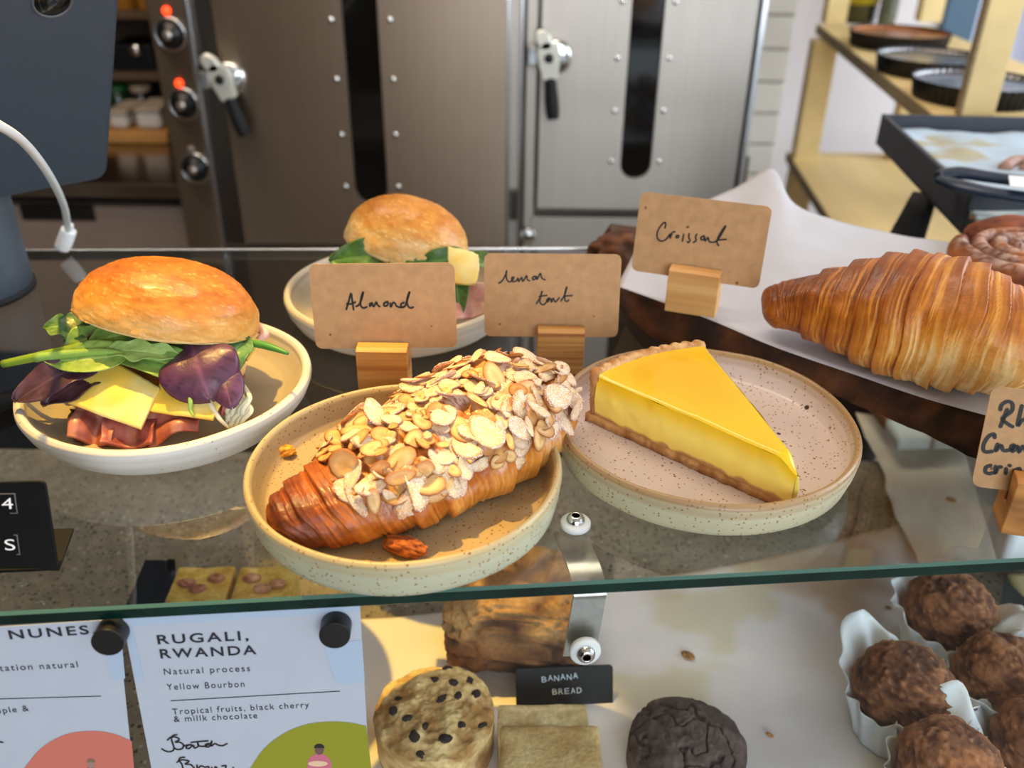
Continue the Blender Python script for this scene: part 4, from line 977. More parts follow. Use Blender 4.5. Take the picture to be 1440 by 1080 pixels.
for k_, (a_, b_) in enumerate((((150, 462), (118, 500)), ((180, 465), (165, 515)), ((215, 470), (215, 520)), ((250, 474), (248, 520)), ((290, 478), (300, 525)), ((325, 480), (338, 520)), ((130, 455), (90, 480)))):
    L1(a_, b_, -.006, -.001, .012, (GD1, ('#2f5226', '#4a3328')[k_ % 3 == 2], '#56784a'), seed=50+k_, bend=.004)
L1((268, 476), (296, 562), .010, .014, .0215, (PU1, PU2, PUV), seed=15, bend=.008, cup=-.004, shape=1.25, wave=.0016)
L1((308, 500), (326, 572), .008, .013, .0095, ('#301830', '#55335a', PUV), seed=16, bend=.004, cup=-.003, shape=1.2)
M_stem = mat('green_stem', '#8fb254', .4, sss=.15, noise=.08, nscale=100)
tube('leaf_stem', [S1(4, 512, .006), S1(60, 500, .010), S1(120, 486, .010), S1(165, 478, .008)], [.0022, .0026, .0022, .001], mat('olive_stem', '#7e9a2e', .4, sss=.15), s1, 10, 6)
tube('leaf_stem', [S1(50, 503, .013), S1(105, 497, .015), S1(150, 495, .0155), S1(215, 505, .014)], [.0027, .0023, .0020, .001], M_stem, s1, 10, 6)
tube('leaf_stem', [S1(266, 548, .014), S1(268, 565, .0135), S1(268, 577, .012), S1(273, 586, .012)], [.0013, .0014, .001, .0005], M_stem, s1, 8, 5)
tube('leaf_stem', [S1(338, 480, -.004), S1(360, 483, .002), S1(383, 489, .006), S1(405, 497, .009)], [.0007, .0024, .0020, .001], mat('dark_stem', '#4d8a3c', .35, sss=.1), s1, 8, 6)
tube('leaf_stem', [S1(52, 518, .008), S1(47, 526, .008), S1(42, 535, .008)], [.0012, .0012, .0006], mat('yellow_stem', '#c9b03a', .4), s1, 8, 5)
# second sandwich
s2 = thing('sandwich', 'golden bun sandwich with spinach and cheese behind the Almond and lemon tart cards', 'sandwich', (-.0817, .5907, .0088), 'filled bun sandwiches')
Rb2 = roty(math.radians(14)) @ rotx(math.radians(-8))
bun_top(s2, PY(571, 343, .60), .0435, .037, .0335, .012, Rb2, 27, [srgb('#f4e3b8'), srgb('#f0d59a'), srgb('#e2ab55'), srgb('#cf842c'), srgb('#b0621a')])
bun_top(s2, (-.082, .605, .022), .036, .032, .010, .011, np.eye(3), 29, [srgb('#e9cf9b'), srgb('#d9a860'), srgb('#b97833'), srgb('#9c5c22')], name='bun_base')
A2 = P(575, 470, .010); B2 = P(575, 365, .052); n2 = nrm(np.cross([1, 0, 0], B2-A2)); n2 = n2 if n2[2] > 0 else -n2
def S2(x, y, off=0.0): return PP(x, y, A2+n2*off, n2)
def L2(a, b, o0, o1, wd, cs, **k): return leaf(s2, S2(a[0], a[1]+8, o0-.003), S2(b[0], b[1]+5, o1-.004), wd, n2, cs[0], cs[1], cs[2], **k)
SP = ('#1f4d1c', '#2f6a26', '#5d8d45')
L2((575, 352), (462, 362), -.002, .006, .013, SP, seed=40, bend=.005); L2((600, 350), (500, 358), -.006, .002, .012, SP, seed=41)
L2((620, 355), (545, 370), .001, .006, .011, SP, seed=42, bend=.005); L2((665, 358), (590, 364), .002, .006, .009, SP, seed=43)
L2((640, 370), (648, 438), .000, .008, .008, ('#234f20', '#38702c', '#6b9a55'), seed=44)
L2((660, 352), (702, 372), -.010, -.006, .006, ('#3c6a30', '#5d8b48', '#8fb27a'), seed=45)
cheese([S2(630, 350, .002), S2(672, 362, .002), S2(668, 402, .006), S2(640, 400, .007)], 12, s2, .004)
cheese([S2(520, 385, .002), S2(600, 390, .002), S2(590, 430, .006), S2(500, 425, .006)], 14, s2, .003)
def beef2(pts, seed): 
    patch('ham_slice', pts, 36, 22, M_ham, s2, .0018, lambda u, v: .003*np.sin(u*6+seed)*smooth01(v, 0, 1), lambda G_, u, v: mixc(srgb('#c58a78'), srgb('#dcb3a0'), smooth01(fbm(G_*90, 3, seed), -.3, .3)))
beef2([S2(630, 395, .000), S2(695, 400, -.004), S2(690, 440, .002), S2(625, 455, .006)], 1); beef2([S2(480, 400, .000), S2(640, 400, .000), S2(630, 458, .005), S2(500, 455, .005)], 2)

# ------------------------------------------------------------------ menus on the front pane
M_paper = mat('menu_paper', '#b4b9c4', .6, noise=.02, nscale=60); M_print = mat('print_black', '#23242b', .6)
M_pblue = mat('pale_blue_flat', '#a9b9cd', .6); M_olive = mat('print_olive', '#8f8f1f', .6); M_salmon = mat('print_salmon', '#c9705f', .6)
def menu(name, label, corners, loc):
    t = thing(name, label, 'menu', loc)
    prism('paper', [Q(x, y, .0011) for x, y in corners], -PNn*.0003, M_paper, t); return t
def flat(nm, px, m, par, lift=.0013): 
    V = [Q(x, y, lift) for x, y in px]; return part(nm, V, [tuple(range(len(V)))], m, par, False)
def mtext(s, a, b, cap, par, m=M_print, spacing=1.1, bold=0.0, nm='printed_text', lift=.0014):
    o = Q(*a, lift); e = Q(*b, lift); up = -PDd; pxm = np.linalg.norm(Q(a[0], a[1]-10, lift)-o)/10
    return text(nm, s, o, e-o, up, np.linalg.norm(e-o), cap*pxm, m, par, 0, spacing, bold=bold)
m2 = menu('coffee_menu', 'menu sheet headed RUGALI, RWANDA held by magnets, olive circle at its foot', [(172, 868), (506, 848), (526, 1200), (236, 1200)], Q(340, 1000))
flat('pale_patch', [(174, 870), (506, 849.5), (506.5, 860), (178, 881)], M_pblue, m2); flat('pale_patch', [(176, 882), (186, 881), (203, 958), (193, 960)], M_pblue, m2); flat('pale_patch', [(455, 905), (509, 900), (513, 958), (492, 963), (472, 960)], M_pblue, m2)  # flat pale blue patches along the sheet edges
mtext('RUGALI,', (222, 906), (350, 900), 13, m2, spacing=1.25, bold=.018); mtext('RWANDA', (226, 926), (361, 920), 13, m2, spacing=1.25, bold=.018)
mtext('Natural process', (231, 949), (352, 944), 9, m2, spacing=1.25); mtext('Yellow Bourbon', (235, 970.5), (344, 966), 9, m2, spacing=1.25)
mtext('Tropical fruits, black cherry', (243, 1005), (435, 995), 8.5, m2, spacing=1.2); mtext('& millk chocolate', (245, 1015.5), (362, 1010), 8.5, m2, spacing=1.2)
flat('rule_line', [(240, 985), (478, 971.5), (478, 972.6), (240, 986.2)], M_print, m2)
def qs(strokes): return [[Q(x, y, .0014) for x, y in s] for s in strokes]
bat = sk(210, 1020, 10.29, [(400, 135), (340, 150), (320, 200), (345, 280), (355, 350), (300, 382), (230, 370), (180, 340)], [(262, 215), (310, 175), (380, 170), (435, 205), (375, 245), (440, 245), (495, 285), (470, 340), (400, 350), (370, 330)],
        [(495, 300), (560, 285), (620, 280), (560, 290), (530, 325), (575, 335), (635, 290), (655, 330), (710, 300), (700, 250), (710, 290), (760, 305), (810, 300), (870, 265), (820, 275), (815, 310), (870, 305), (905, 225), (895, 300), (950, 265), (990, 285), (1060, 295), (1125, 265)], [(605, 248), (720, 235), (850, 225)])
bre = sk(210, 1020, 10.29, [(512, 462), (450, 470), (430, 510), (470, 560), (490, 640)], [(400, 535), (470, 500), (575, 520), (520, 560), (600, 570), (650, 620)], [(690, 575), (700, 640), (740, 590), (790, 600)], [(800, 610), (860, 600), (850, 650)], [(900, 610), (930, 650), (960, 600), (990, 640)], [(1050, 590), (1110, 585), (1100, 620)], [(1210, 610), (1220, 615)])
ribbon('handwriting', qs(bat+bre), .0008, PNn, M_ink, m2, .0001)
arc = [(340, 1110), (352, 1080), (372, 1052), (400, 1031), (430, 1019), (460, 1015), (490, 1016), (515, 1021), (522, 1110)]
flat('olive_circle', catmull(arc[1:-1], 5).tolist()+[(527, 1120), (340, 1120)], M_olive, m2)
def figure(par, cx, cy, s, hair, skin, top, bread):
    def el(x0, y0, rx, ry, a0=0, a1=360, n=20): return [(cx+s*(x0+rx*math.cos(math.radians(a))), cy+s*(y0+ry*math.sin(math.radians(a)))) for a in np.linspace(a0, a1, n)]
    flat('drawn_body', el(0, 22, 17, 16, 180, 360)+[(cx+s*17, cy+s*60), (cx-s*17, cy+s*60)], top, par, .0014)
    flat('drawn_head', el(0, 0, 6.5, 7.5), skin, par, .00145); flat('drawn_hair', el(0, -2, 7.5, 6, 180, 360), hair, par, .0015)
    flat('drawn_bread', el(-2, 20, 14, 4), bread, par, .0015)
figure(m2, 449, 1054, 1.0, M_ink, mat('drawn_brown', '#6d5048', .7), mat('drawn_pink', '#c76a80', .7), mat('drawn_cream', '#e3bf9c', .7))
m1 = menu('coffee_menu', 'menu sheet with heading ending NUNES and salmon circle, at the left edge', [(-120, 889), (165, 871), (199, 1200), (-120, 1200)], Q(60, 1000))
flat('pale_patch', [(147, 914), (172, 910), (176, 954), (158, 958)], M_pblue, m1)
mtext('NUNES,', (14, 899), (136, 891), 12.5, m1, spacing=1.25, bold=.018); mtext('tation natural', (0, 944), (110, 938.5), 9, m1, spacing=1.25); mtext('pple &', (-4, 1004), (41, 1000), 8.5, m1, spacing=1.2)
flat('rule_line', [(-60, 984), (142, 978.5), (142, 979.6), (-60, 985.2)], M_print, m1)
flat('salmon_circle', catmull([(34, 1080), (58, 1052), (92, 1033), (130, 1028), (160, 1032), (185, 1042)], 5).tolist()+[(193, 1130), (22, 1130)], M_salmon, m1)
figure(m1, 128, 1074, .85, mat('drawn_olive', '#7f6a4c', .7), mat('drawn_tan', '#a07a72', .7), mat('drawn_brick', '#8b4238', .7), mat('drawn_cream', '#e3bf9c', .7))
ribbon('handwriting', qs([[(-14, 1046), (-4, 1043), (4, 1044)]]), .0008, PNn, M_ink, m1, .0001)
x_ = ed; y_ = -PDd; Rp = np.stack([x_, np.cross(PNn, x_), PNn], 1)
for (px, py, lb) in ((160, 886, 'round black magnet between the two menu sheets'), (473, 877, 'round black magnet on the right menu sheet')):
    c0 = Q(px, py, .0014); t = thing('magnet', lb, 'magnet', c0, 'black magnets on the front pane')
    lathe('magnet_disc', [(0, 0), (.0069, 0), (.0070, .0001), (.0070, .0003), (.0070, .0082), (.0070, .0084), (.0069, .0088), (.0067, .0088), (.0066, .0088), (0, .0088)], c0, mat('magnet_black', '#151312', .4, noise=.1, nscale=200), t, 40, R=Rp)

# ------------------------------------------------------------------ black letter-tile signs
M_sign = mat('sign_black', '#060607', .5, noise=.3, nscale=60, spec=.25, bump=.1, bscale=300, speck=[(260, .12, '#5a5a5a', .05)])
M_wht = mat('sign_white', '#eeeeee', .5); M_tframe = mat('tile_edge', '#6d6a70', .4)
def sign(label, cpx, basepx, z, lean, yaw=0., foot=None, rad=.003):
    b = P(*basepx, z); xd = np.array([math.cos(yaw), math.sin(yaw), 0]); fw = np.array([-math.sin(yaw), math.cos(yaw), 0]); up = np.array([0, 0, 1])*math.cos(lean)+fw*math.sin(lean); n = np.cross(xd, up)
    t = thing('price_sign', label, 'sign', b)
    q = [PP(x, y, b, n) for x, y in cpx]; 
    poly = []
    for i in range(4):
        c = q[i]; p_, nx_ = nrm(q[i-1]-c), nrm(q[(i+1) % 4]-c)
        if i in (0, 1): poly += [c+p_*rad*(1-k)**2*1.0+nx_*rad*k**2 for k in np.linspace(0, 1, 6)]
        else: poly.append(c)
    for v in poly: v[2] = max(v[2], z+.0003)
    prism('face_plate', poly, -n*.0016, M_sign, t, .0003)
    if foot: prism('foot', [P(x, y, z+.0002) for x, y in foot], np.array([0, 0, .0014]), M_sign, t)
    return t, b, n, xd, up
t, b, n, xd, up = sign('black sign with white tiles 4 and S at the left edge of the glass', [(-150, 683), (63, 676), (82, 803), (-150, 815)], (40, 804), 0.0, math.radians(22), foot=[(-150, 812), (84, 802), (104, 746), (-150, 754)])
def stext(s, a, e, cap, m=M_wht, par=t, bb=b, nn_=n, upv=up, nm='letter'):
    o = PP(*a, bb+nn_*.0006, nn_); e_ = PP(*e, bb+nn_*.0006, nn_); pm = np.linalg.norm(PP(a[0], a[1]-10, bb, nn_)-PP(*a, bb, nn_))/10
    return text(nm, s, o, e_-o, upv, np.linalg.norm(e_-o), cap*pm, m, par, 0)
def tile(x0, y0, x1, y1, s, lx0, lx1, ly, cap):
    q = [PP(x, y, b+n*.0001, n) for x, y in ((x0, y0), (x1, y0-.5), (x1+4, y1), (x0+4, y1+.5))]
    o = prism('letter_tile', q, n*.0003, M_tframe, t)
    q2 = [PP(x, y, b+n*.00035, n) for x, y in ((x0+1.5, y0+1.5), (x1-1.8, y0+1), (x1+2.2, y1-1), (x0+5.5, y1-1))]
    prism('letter_tile_face', q2, n*.0002, M_sign, t)
    stext(s, (lx0, ly), (lx1, ly-.5), cap)
tile(-6, 694, 21.5, 722, '4', 3, 19, 716, 16); tile(-1, 752, 25, 780, 'S', 7.5, 22, 774, 16)
t, b, n, xd, up = sign('black sign reading BANANA BREAD in front of the loaf in the case', [(725, 940), (862, 935), (862, 991), (726, 999)], (795, 996), DZ+.001, math.radians(30), math.radians(3), foot=[(726, 997), (862, 989), (862, 975), (726, 982)])
M_led = mat('sign_pale_blue', '#d5e6f2', .5)
for i, ch in enumerate('BANANA'): stext(ch, (762+i*8.8, 959-i*.8+(-1)**i*.7), (768.8+i*8.8, 958.5-i*.8+(-1)**i*.7), 8.5, M_led, t, b, n, up)
for i, ch in enumerate('BREAD'): stext(ch, (777+i*8.6, 977-i*.5), (783.6+i*8.6, 976.5-i*.5), 8.5, M_led, t, b, n, up)

# ------------------------------------------------------------------ inside the case
M_parch2 = mat('stained_parchment', rough=.6, vc=True, sss=.1, noise=.03, nscale=30)
def stain(G_):
    f = fbm(G_*np.array([11, 11, 0]), 4, 71); f2 = fbm(G_*np.array([26, 26, 0])+9, 3, 74)
    c = mixc(srgb('#efe6e6'), srgb('#c79e74'), smooth01(f, -.02, .24)*.80); return mixc(c, srgb('#d8c690'), smooth01(f2, .16, .36)*.5)
Bc = catmull([P(x, y, DZ) for x, y in ((440, 880), (600, 868), (800, 836), (1010, 801), (1150, 771), (1280, 741), (1306, 788))], 10)
Fc_ = catmull([P(x, y, DZ) for x, y in ((440, 1200), (620, 1200), (800, 1200), (1000, 1200), (1220, 1200), (1400, 1195), (1560, 1150))], 10)
v = np.linspace(0, 1, 60)[None, :, None]; Gp = Bc[:, None]*(1-v)+Fc_[:, None]*v; Gp[..., 2] += .0012+.0016*(1+fbm(Gp*np.array([24, 24, 0]), 4, 7))
tag(grid('baking_parchment', Gp, M_parch2, None, thick=.0003, col=stain(Gp), flip=True), 'wide stained baking parchment under the cakes in the case', 'paper')
ZD = DZ+.0034
def beige(G_): return mixc(srgb('#f0e3d4'), srgb('#e0cdb8'), smooth01(fbm(G_*np.array([18, 18, 0]), 3, 3), -.2, .4))
tag(sheet('creased_parchment', [P(1205, 585, DZ+.012), P(1345, 612, DZ+.012), P(1440, 800, DZ+.004), P(1292, 812, DZ+.004)], 40, 50, M_parch2, None, amp=.004, sc=16, seed=4, edge=.004, col=beige), 'creased beige baking parchment lying behind the muffins under the glass', 'paper')
def crumbc(G_): 
    f = fbm(G_*np.array([60, 60, 0]), 3, 13); return mixc(srgb('#dfe6e4'), srgb('#8a5a34'), smooth01(f, .18, .34))
tag(sheet('crumb_paper', [P(1200, 545, DZ+.03), P(1420, 560, DZ+.03), P(1395, 634, DZ+.028), P(1262, 634, DZ+.028)], 30, 24, M_parch2, None, amp=.002, sc=20, seed=8, thick=.012, col=crumbc), 'crumb-covered white tray liner below the wooden board', 'tray liner')
tag(sheet('reflection_slab', [P(1345, 600, DZ+.05), P(1560, 640, DZ+.05), P(1640, 800, DZ+.05), P(1405, 800, DZ+.05)], 20, 20, mat('bright_reflection', '#e3edf5', .5), None, amp=.001, sc=10, seed=2, thick=.04), 'pale blue-white slab standing in for a window reflection at the right edge', 'reflection')  # bright slab painted in for the window and sky mirrored in the glass top
tag(sheet('pale_ledge', [P(1416, 812, DZ+.004), P(1560, 806, DZ+.004), P(1560, 868, DZ+.004), P(1446, 872, DZ+.004)], 12, 12, mat('cream_board', '#d9cf9c', .6), None, amp=.0006, sc=10, seed=2, thick=.003), 'pale yellow card base at the right beside the muffins', 'board')
def loaf():
    c = P(730, 958, ZD); c[1] += .025; c[2] = ZD; hx, hy, hz = .052, .040, .028; R = rotz(math.radians(-4))
    t = thing('banana_loaf', 'dark brown banana bread loaf behind its black sign in the case', 'cake', (c[0], c[1]+.01, ZD))
    n, m_ = 130, 220; ph = np.linspace(.001, math.pi-.001, n)[:, None]; th = np.linspace(0, 2*np.pi, m_, endpoint=False)[None]
    def se(x, e): return np.sign(x)*np.abs(x)**e
    X = hx*se(np.sin(ph), .35)*se(np.cos(th), .35); Y_ = hy*se(np.sin(ph), .35)*se(np.sin(th), .35); Z_ = hz*se(np.cos(ph), .45)*np.ones_like(th)
    G_ = np.stack([X, Y_, Z_+hz], -1); taper = .9+.1*G_[..., 2]/(2*hz); G_[..., 0] *= taper; G_[..., 1] *= taper
    G_[..., 2] += .008*smooth01(G_[..., 2]/(2*hz), .6, 1)*np.cos(np.clip(G_[..., 0]/hx, -1, 1)*1.3)
    f = fbm(G_*60, 4, 5); f2 = fbm(G_*150, 4, 6); f2 = np.where(f2 < 0, f2*1.6, f2); d = nrm([0, 0, 1]); G_ = G_+(G_-np.array([0, 0, hz]))*(.08*f+.09*f2)[..., None]
    G_[..., 2] = np.maximum(G_[..., 2], .0005)
    up_ = smooth01(G_[..., 2]/(2*hz), .55, .95); c1 = mixc(srgb('#3a1f10'), srgb('#96663a'), smooth01(f+.5*f2, -.4, .5)); c2 = mixc(srgb('#4a2a16'), srgb('#b08550'), smooth01(f, -.4, .4))
    colr = mixc(c1, c2, up_); grid('cake', (G_ @ R.T)+np.array([c[0], c[1]+.01, ZD]), M_crumbly, t, cv=True, caps=True, col=colr)
loaf()
def disc_cake(nm, label, cat, c, r, h, seed, cA, cB, crack=0, m=M_crumbly, sub=None, dome=.18):
    t = thing(nm, label, cat, (c[0], c[1], ZD))
    n, m_ = 110, 130; q = np.linspace(0, 1, n)[:, None]; th = np.linspace(0, 2*np.pi, m_, endpoint=False)[None]
    # profile: top centre -> shoulder -> side -> bottom
    rr = np.where(q < .62, q/.62, np.where(q < .9, 1.0, 1-(q-.9)/.1*1.0)); zz = np.where(q < .62, h*(1-dome*(q/.62)**3.2), np.where(q < .9, h*(1-dome)*(1-(q-.62)/.28), 0))
    sq = 1-.0*q
    G_ = np.stack([r*rr*np.cos(th), r*rr*np.sin(th), zz*np.ones_like(th)], -1)
    f = fbm(G_*95, 4, seed); f2 = fbm(G_*34, 3, seed+3); rid = np.abs(fbm(G_*np.array([62, 62, 20]), 3, seed+8)); ck = (1-smooth01(rid, 0, .05))*crack
    amp = np.where(q < .9, 1, 0)
    G_[..., :2] *= (1+.05*f2*amp+.02*f*amp)[..., None]; f3 = fbm(G_*260, 3, seed+21); G_[..., 2] += (h*.09*f+h*.07*f2+h*.05*f3-h*.13*ck)*np.where(q < .75, 1, .2)
    G_[..., 2] = np.maximum(G_[..., 2], .0003)
    cc = mixc(srgb(cA), srgb(cB), smooth01(f, -.4, .4)); cc = mixc(cc, srgb(cA)*.45, ck*.8)
    grid('cake', G_+np.array([c[0], c[1], ZD]), m, t, cv=True, caps=True, col=cc); return t, G_
sc = P(611, 1000, DZ+.034)
t, Gs = disc_cake('fruit_scone', 'round golden fruit scone studded with dark currants in the case', 'scone', sc, .0370, .036, 4, '#b08248', '#e6c88c', dome=.16)
rs = random.Random(8); rz = []
for k in range(26):
    a = rs.random()*2*math.pi; rr = .034*math.sqrt(rs.random()); i = int(rr/.037*.62*110); j = int(a/(2*math.pi)*130) % 130
    p = Gs[min(i, 80), j]+np.array([sc[0], sc[1], ZD])
    if any(np.linalg.norm(p-q_) < .0085 for q_ in rz): continue
    rz.append(p); lump('currant', p-[0, 0, .0008], (.0032+.0016*rs.random(), .0022+.0012*rs.random(), .0017), k, '#1f1410', '#3a2a24', M_crumbly, t, n=9, amp=.2, R=rotz(rs.random()*3))
ck = P(968, 1036, DZ+.026)
disc_cake('chocolate_cookie', 'thick cracked dark chocolate cookie alone on the parchment', 'cookie', ck, .0365, .026, 14, '#4a3934', '#64524c', crack=1, dome=.35)
def bar(label, x, y, w_, d_, h_, rz_, seed, cA='#c2a56c', cB='#e8d3a2', name='shortbread_bar', cat='shortbread', zoff=0, group='pale shortbread bars'):
    c = P(x, y, DZ+h_); V, Fc = boxmesh((0, 0, 0), (w_, d_, h_), .002, 2)
    t = thing(name, label, cat, (c[0], c[1], ZD+zoff), group)
    bm = bmesh.new(); vs = [bm.verts.new(v) for v in V]; [bm.faces.new([vs[i] for i in f]) for f in Fc]; bmesh.ops.subdivide_edges(bm, edges=bm.edges[:], cuts=9, use_grid_fill=True)
    bm.verts.index_update(); V = np.array([v.co[:] for v in bm.verts]); F2 = [[v.index for v in f.verts] for f in bm.faces]; bm.free()
    f = fbm(V*110+seed, 4, seed); V = V*(1+.035*f[:, None]); V[:, 2] += .0012*fbm(V*60+seed, 3, seed+2)*(V[:, 2] > 0); W = V @ rotz(rz_).T+np.array([c[0], c[1], ZD+h_/2+zoff+.0004])
    cc = mixc(srgb(cA), srgb(cB), smooth01(f, -.4, .4)); part('baked_bar', W, F2, M_crumbly, t, True, cc); return t, c
bar('rear pale shortbread bar beside the fruit scone', 764, 1023, .056, .030, .024, math.radians(2), 3)
bar('front pale shortbread bar beside the fruit scone', 775, 1074, .060, .050, .026, math.radians(1), 9, '#c49e62', '#e6ca90')
# glazed rhubarb slices under the left of the glass
for (x, lb, sd) in ((283, 'glazed yellow rhubarb pastry slice left of its twin under the glass', 3), (372, 'glazed yellow rhubarb pastry slice nearest the almond plate under the glass', 8)):
    t, c = bar(lb, x, 828, .042, .040, .030, math.radians(3), sd, '#cf9a30', '#f2d272', 'rhubarb_slice', 'pastry', group='rhubarb pastry slices')
    for k in range(3): lump('rhubarb_piece', (c[0]-.010+.010*k, c[1]+.006*math.sin(k*2.3+sd), ZD+.0315), (.0065, .0045, .0022), sd+k, '#a35448', '#d59a70', M_custard, t, n=14, amp=.25)
hold = thing('folded_sign', 'black folded sign seen end-on beside the rhubarb slices', 'sign', P(215, 835, DZ+.03)*[1, 1, 0]+[0, 0, DZ])
hc = P(215, 830, DZ+.02); hc[2] = DZ
prism('face_plate', [hc+[-.022, -.020, .0005], hc+[.004, -.020, .0005], hc+[.010, .010, .040], hc+[-.004, .010, .040]], np.array([-.0016, .0005, 0]), M_sign, hold)
prism('foot', [hc+[.004, -.020, .0005], hc+[.022, -.018, .0005], hc+[.016, .010, .040], hc+[.010, .010, .040]], np.array([0, .0016, 0]), M_sign, hold)
# muffins in tulip papers
M_tulip = mat('tulip_paper', '#f2f6f6', .55, sss=.3, noise=.03, nscale=60)
def muffin(label, x, y, r, seed, rot, zc=.045, up=None):
    c = P(x, y, DZ+zc); t = thing('muffin', label, 'muffin', (c[0], c[1], ZD), 'brown muffins in white tulip papers')
    n, m_ = 60, 90; ph = np.linspace(.001, math.pi-.001, n)[:, None]; th = np.linspace(0, 2*np.pi, m_, endpoint=False)[None]
    D = np.stack([np.sin(ph)*np.cos(th), np.sin(ph)*np.sin(th), np.cos(ph)+0*th], -1); f = fbm(D*3.2, 5, seed); f2 = fbm(D*11, 3, seed+2)
    zz = np.where(np.cos(ph) > 0, .026, .040); sh = np.where(np.cos(ph) > 0, 1.0, 1-.28*(-np.cos(ph)))
    G_ = np.stack([r*sh*np.sin(ph)**.8*np.cos(th), r*sh*np.sin(ph)**.8*np.sin(th), zz*np.cos(ph)*np.ones_like(th)], -1)*(1+.11*f+.075*f2)[..., None]
    G_[..., 2] = np.maximum(G_[..., 2], -.0395)
    colr = mixc(srgb('#552f1d'), srgb('#9c6742'), smooth01(f+.6*f2, -.5, .5)); colr = mixc(colr, srgb('#c39468'), smooth01(f2, .25, .5)*.4)
    grid('cake', G_+np.array([c[0], c[1], ZD+.040]), M_crumbly, t, cv=True, caps=True, col=colr)
    nt, nz_ = 96, 16; a = np.linspace(0, 2*np.pi, nt, endpoint=False)[:, None]; h = np.linspace(0, 1, nz_)[None]
    pk = np.clip(np.cos((a+rot)*2)*.5+.5, 0, 1)**1.3*(.8+.35*np.sin(a*3+seed)); ht = .034+.026*pk+.002*np.sin(a*9+seed)
    rr = r*.80+(r*.30)*h**1.1+.014*pk*h**3+.0016*np.sin(a*14+seed)*(.3+h)
    Gt = np.stack([rr*np.cos(a), rr*np.sin(a), .001+ht*h-.010*pk*h**4*np.clip(np.sin(a*1.5+seed*2), 0, 1)], -1)+np.array([c[0], c[1], ZD])
    grid('tulip_paper', Gt, M_tulip, t, cu=True, thick=.0003)
    cb = np.array([c[0], c[1], ZD+.0008]); part('paper_base', np.concatenate([Gt[:, 0], cb[None]]), [(i, (i+1) % nt, nt) for i in range(nt)], M_tulip, t)
muffin('brown muffin furthest back, near the corner of the parchment', 1335, 858, .0290, 3, .6)
muffin('brown muffin at the left of the cluster in an opened white paper', 1272, 966, .0295, 8, 1.1)
muffin('brown muffin right of the left one, half hidden by papers', 1410, 950, .0285, 12, 2.1)
muffin('brown muffin at the bottom edge of the photo', 1334, 1080, .0285, 17, 1.7)
muffin('brown muffin in the bottom right corner', 1468, 1048, .0285, 21, .2)
dk = prism('dark_card', [P(1412, 815, DZ+.02), P(1455, 855, DZ+.02), P(1455, 905, DZ+.004), P(1405, 860, DZ+.004)], np.array([.001, .001, 0]), mat('dark_grey_card', '#3f494a', .5), None, .0003)
tag(dk, 'dark grey card corner behind the muffins at the right edge', 'card')
for (x, y, s, lb) in ((968, 920, .0052, 'golden crumb on the parchment above the dark cookie'), (1083, 1032, .0026, 'small brown crumb right of the dark cookie'), (1250, 853, .0024, 'tiny brown crumb left of the rear muffin'), (1335, 712, .0045, 'brown crumb on the creased beige parchment')):
    p = P(x, y, ZD+.003); p[2] = ZD+.002+(.008 if y < 800 else 0); tag(lump('pastry_crumb', p, (s, s*.55, s*.45), int(x), '#7a4c24', '#c99a5c', M_crumbly, None, n=14, amp=.3, R=rotz(-.6)), lb, 'crumb')

# ------------------------------------------------------------------ tablet on stand, cables (left)
def proj(p):
    d = np.asarray(p)-_C; k = d @ _F; return np.array([720+FPX*(d @ _R)/k, 540-FPX*(d @ _U)/k])
yaw = math.radians(43); xt = np.array([math.cos(yaw), math.sin(yaw), 0]); nhT = np.array([math.sin(yaw), -math.cos(yaw), 0])
Bc0 = PY(151, 252, .655)
best = min(np.linspace(-.9, .9, 181), key=lambda a: abs(proj(Bc0+(np.array([0, 0, 1])*math.cos(a)+nhT*math.sin(a))*.10)[0]-(151+(.067)*(252-proj(Bc0+(np.array([0, 0, 1])*math.cos(a)+nhT*math.sin(a))*.10)[1]))))
ut = np.array([0, 0, 1])*math.cos(best)+nhT*math.sin(best); nT = np.cross(xt, ut)
tb = thing('tablet', 'dark slate tablet seen from behind on its stand at the left', 'tablet', Bc0)
r = .010; W_, H_ = .28, .22; poly = []
for cx_, cy_, a0 in ((-r, H_-r, 0), (-W_+r, H_-r, 90), (-W_+r, r, 180), (-r, r, 270)):
    for a in np.linspace(0, 90, 8): poly.append(Bc0+xt*(cx_+r*math.cos(math.radians(a0+a)))+ut*(cy_+r*math.sin(math.radians(a0+a))))
if nT @ (Bc0-_C) > 0: nT = -nT
prism('casing', poly, -nT*.012, M_slate, tb, .0025, seg=3)
lc = PP(74, 2, Bc0, nT)
Rl = np.stack([xt, np.cross(nT, xt), nT], 1)
lathe('camera_ring', [(.0100, -.0002), (.0106, .0004), (.0116, .0006), (.0120, 0)], lc, mat('ring_grey', '#6a7078', .3, .6), tb, 40, R=Rl)
lathe('camera_disc', [(0, .0003), (.0100, .0003), (.0102, 0)], lc, M_blackgls, tb, 40, R=Rl)
lathe('camera_lens', [(0, .0010), (.002, .0010), (.0034, .0008), (.0036, .0003)], lc, mat('lens_dark', '#1c2430', .05, coat=1), tb, 24, R=Rl)
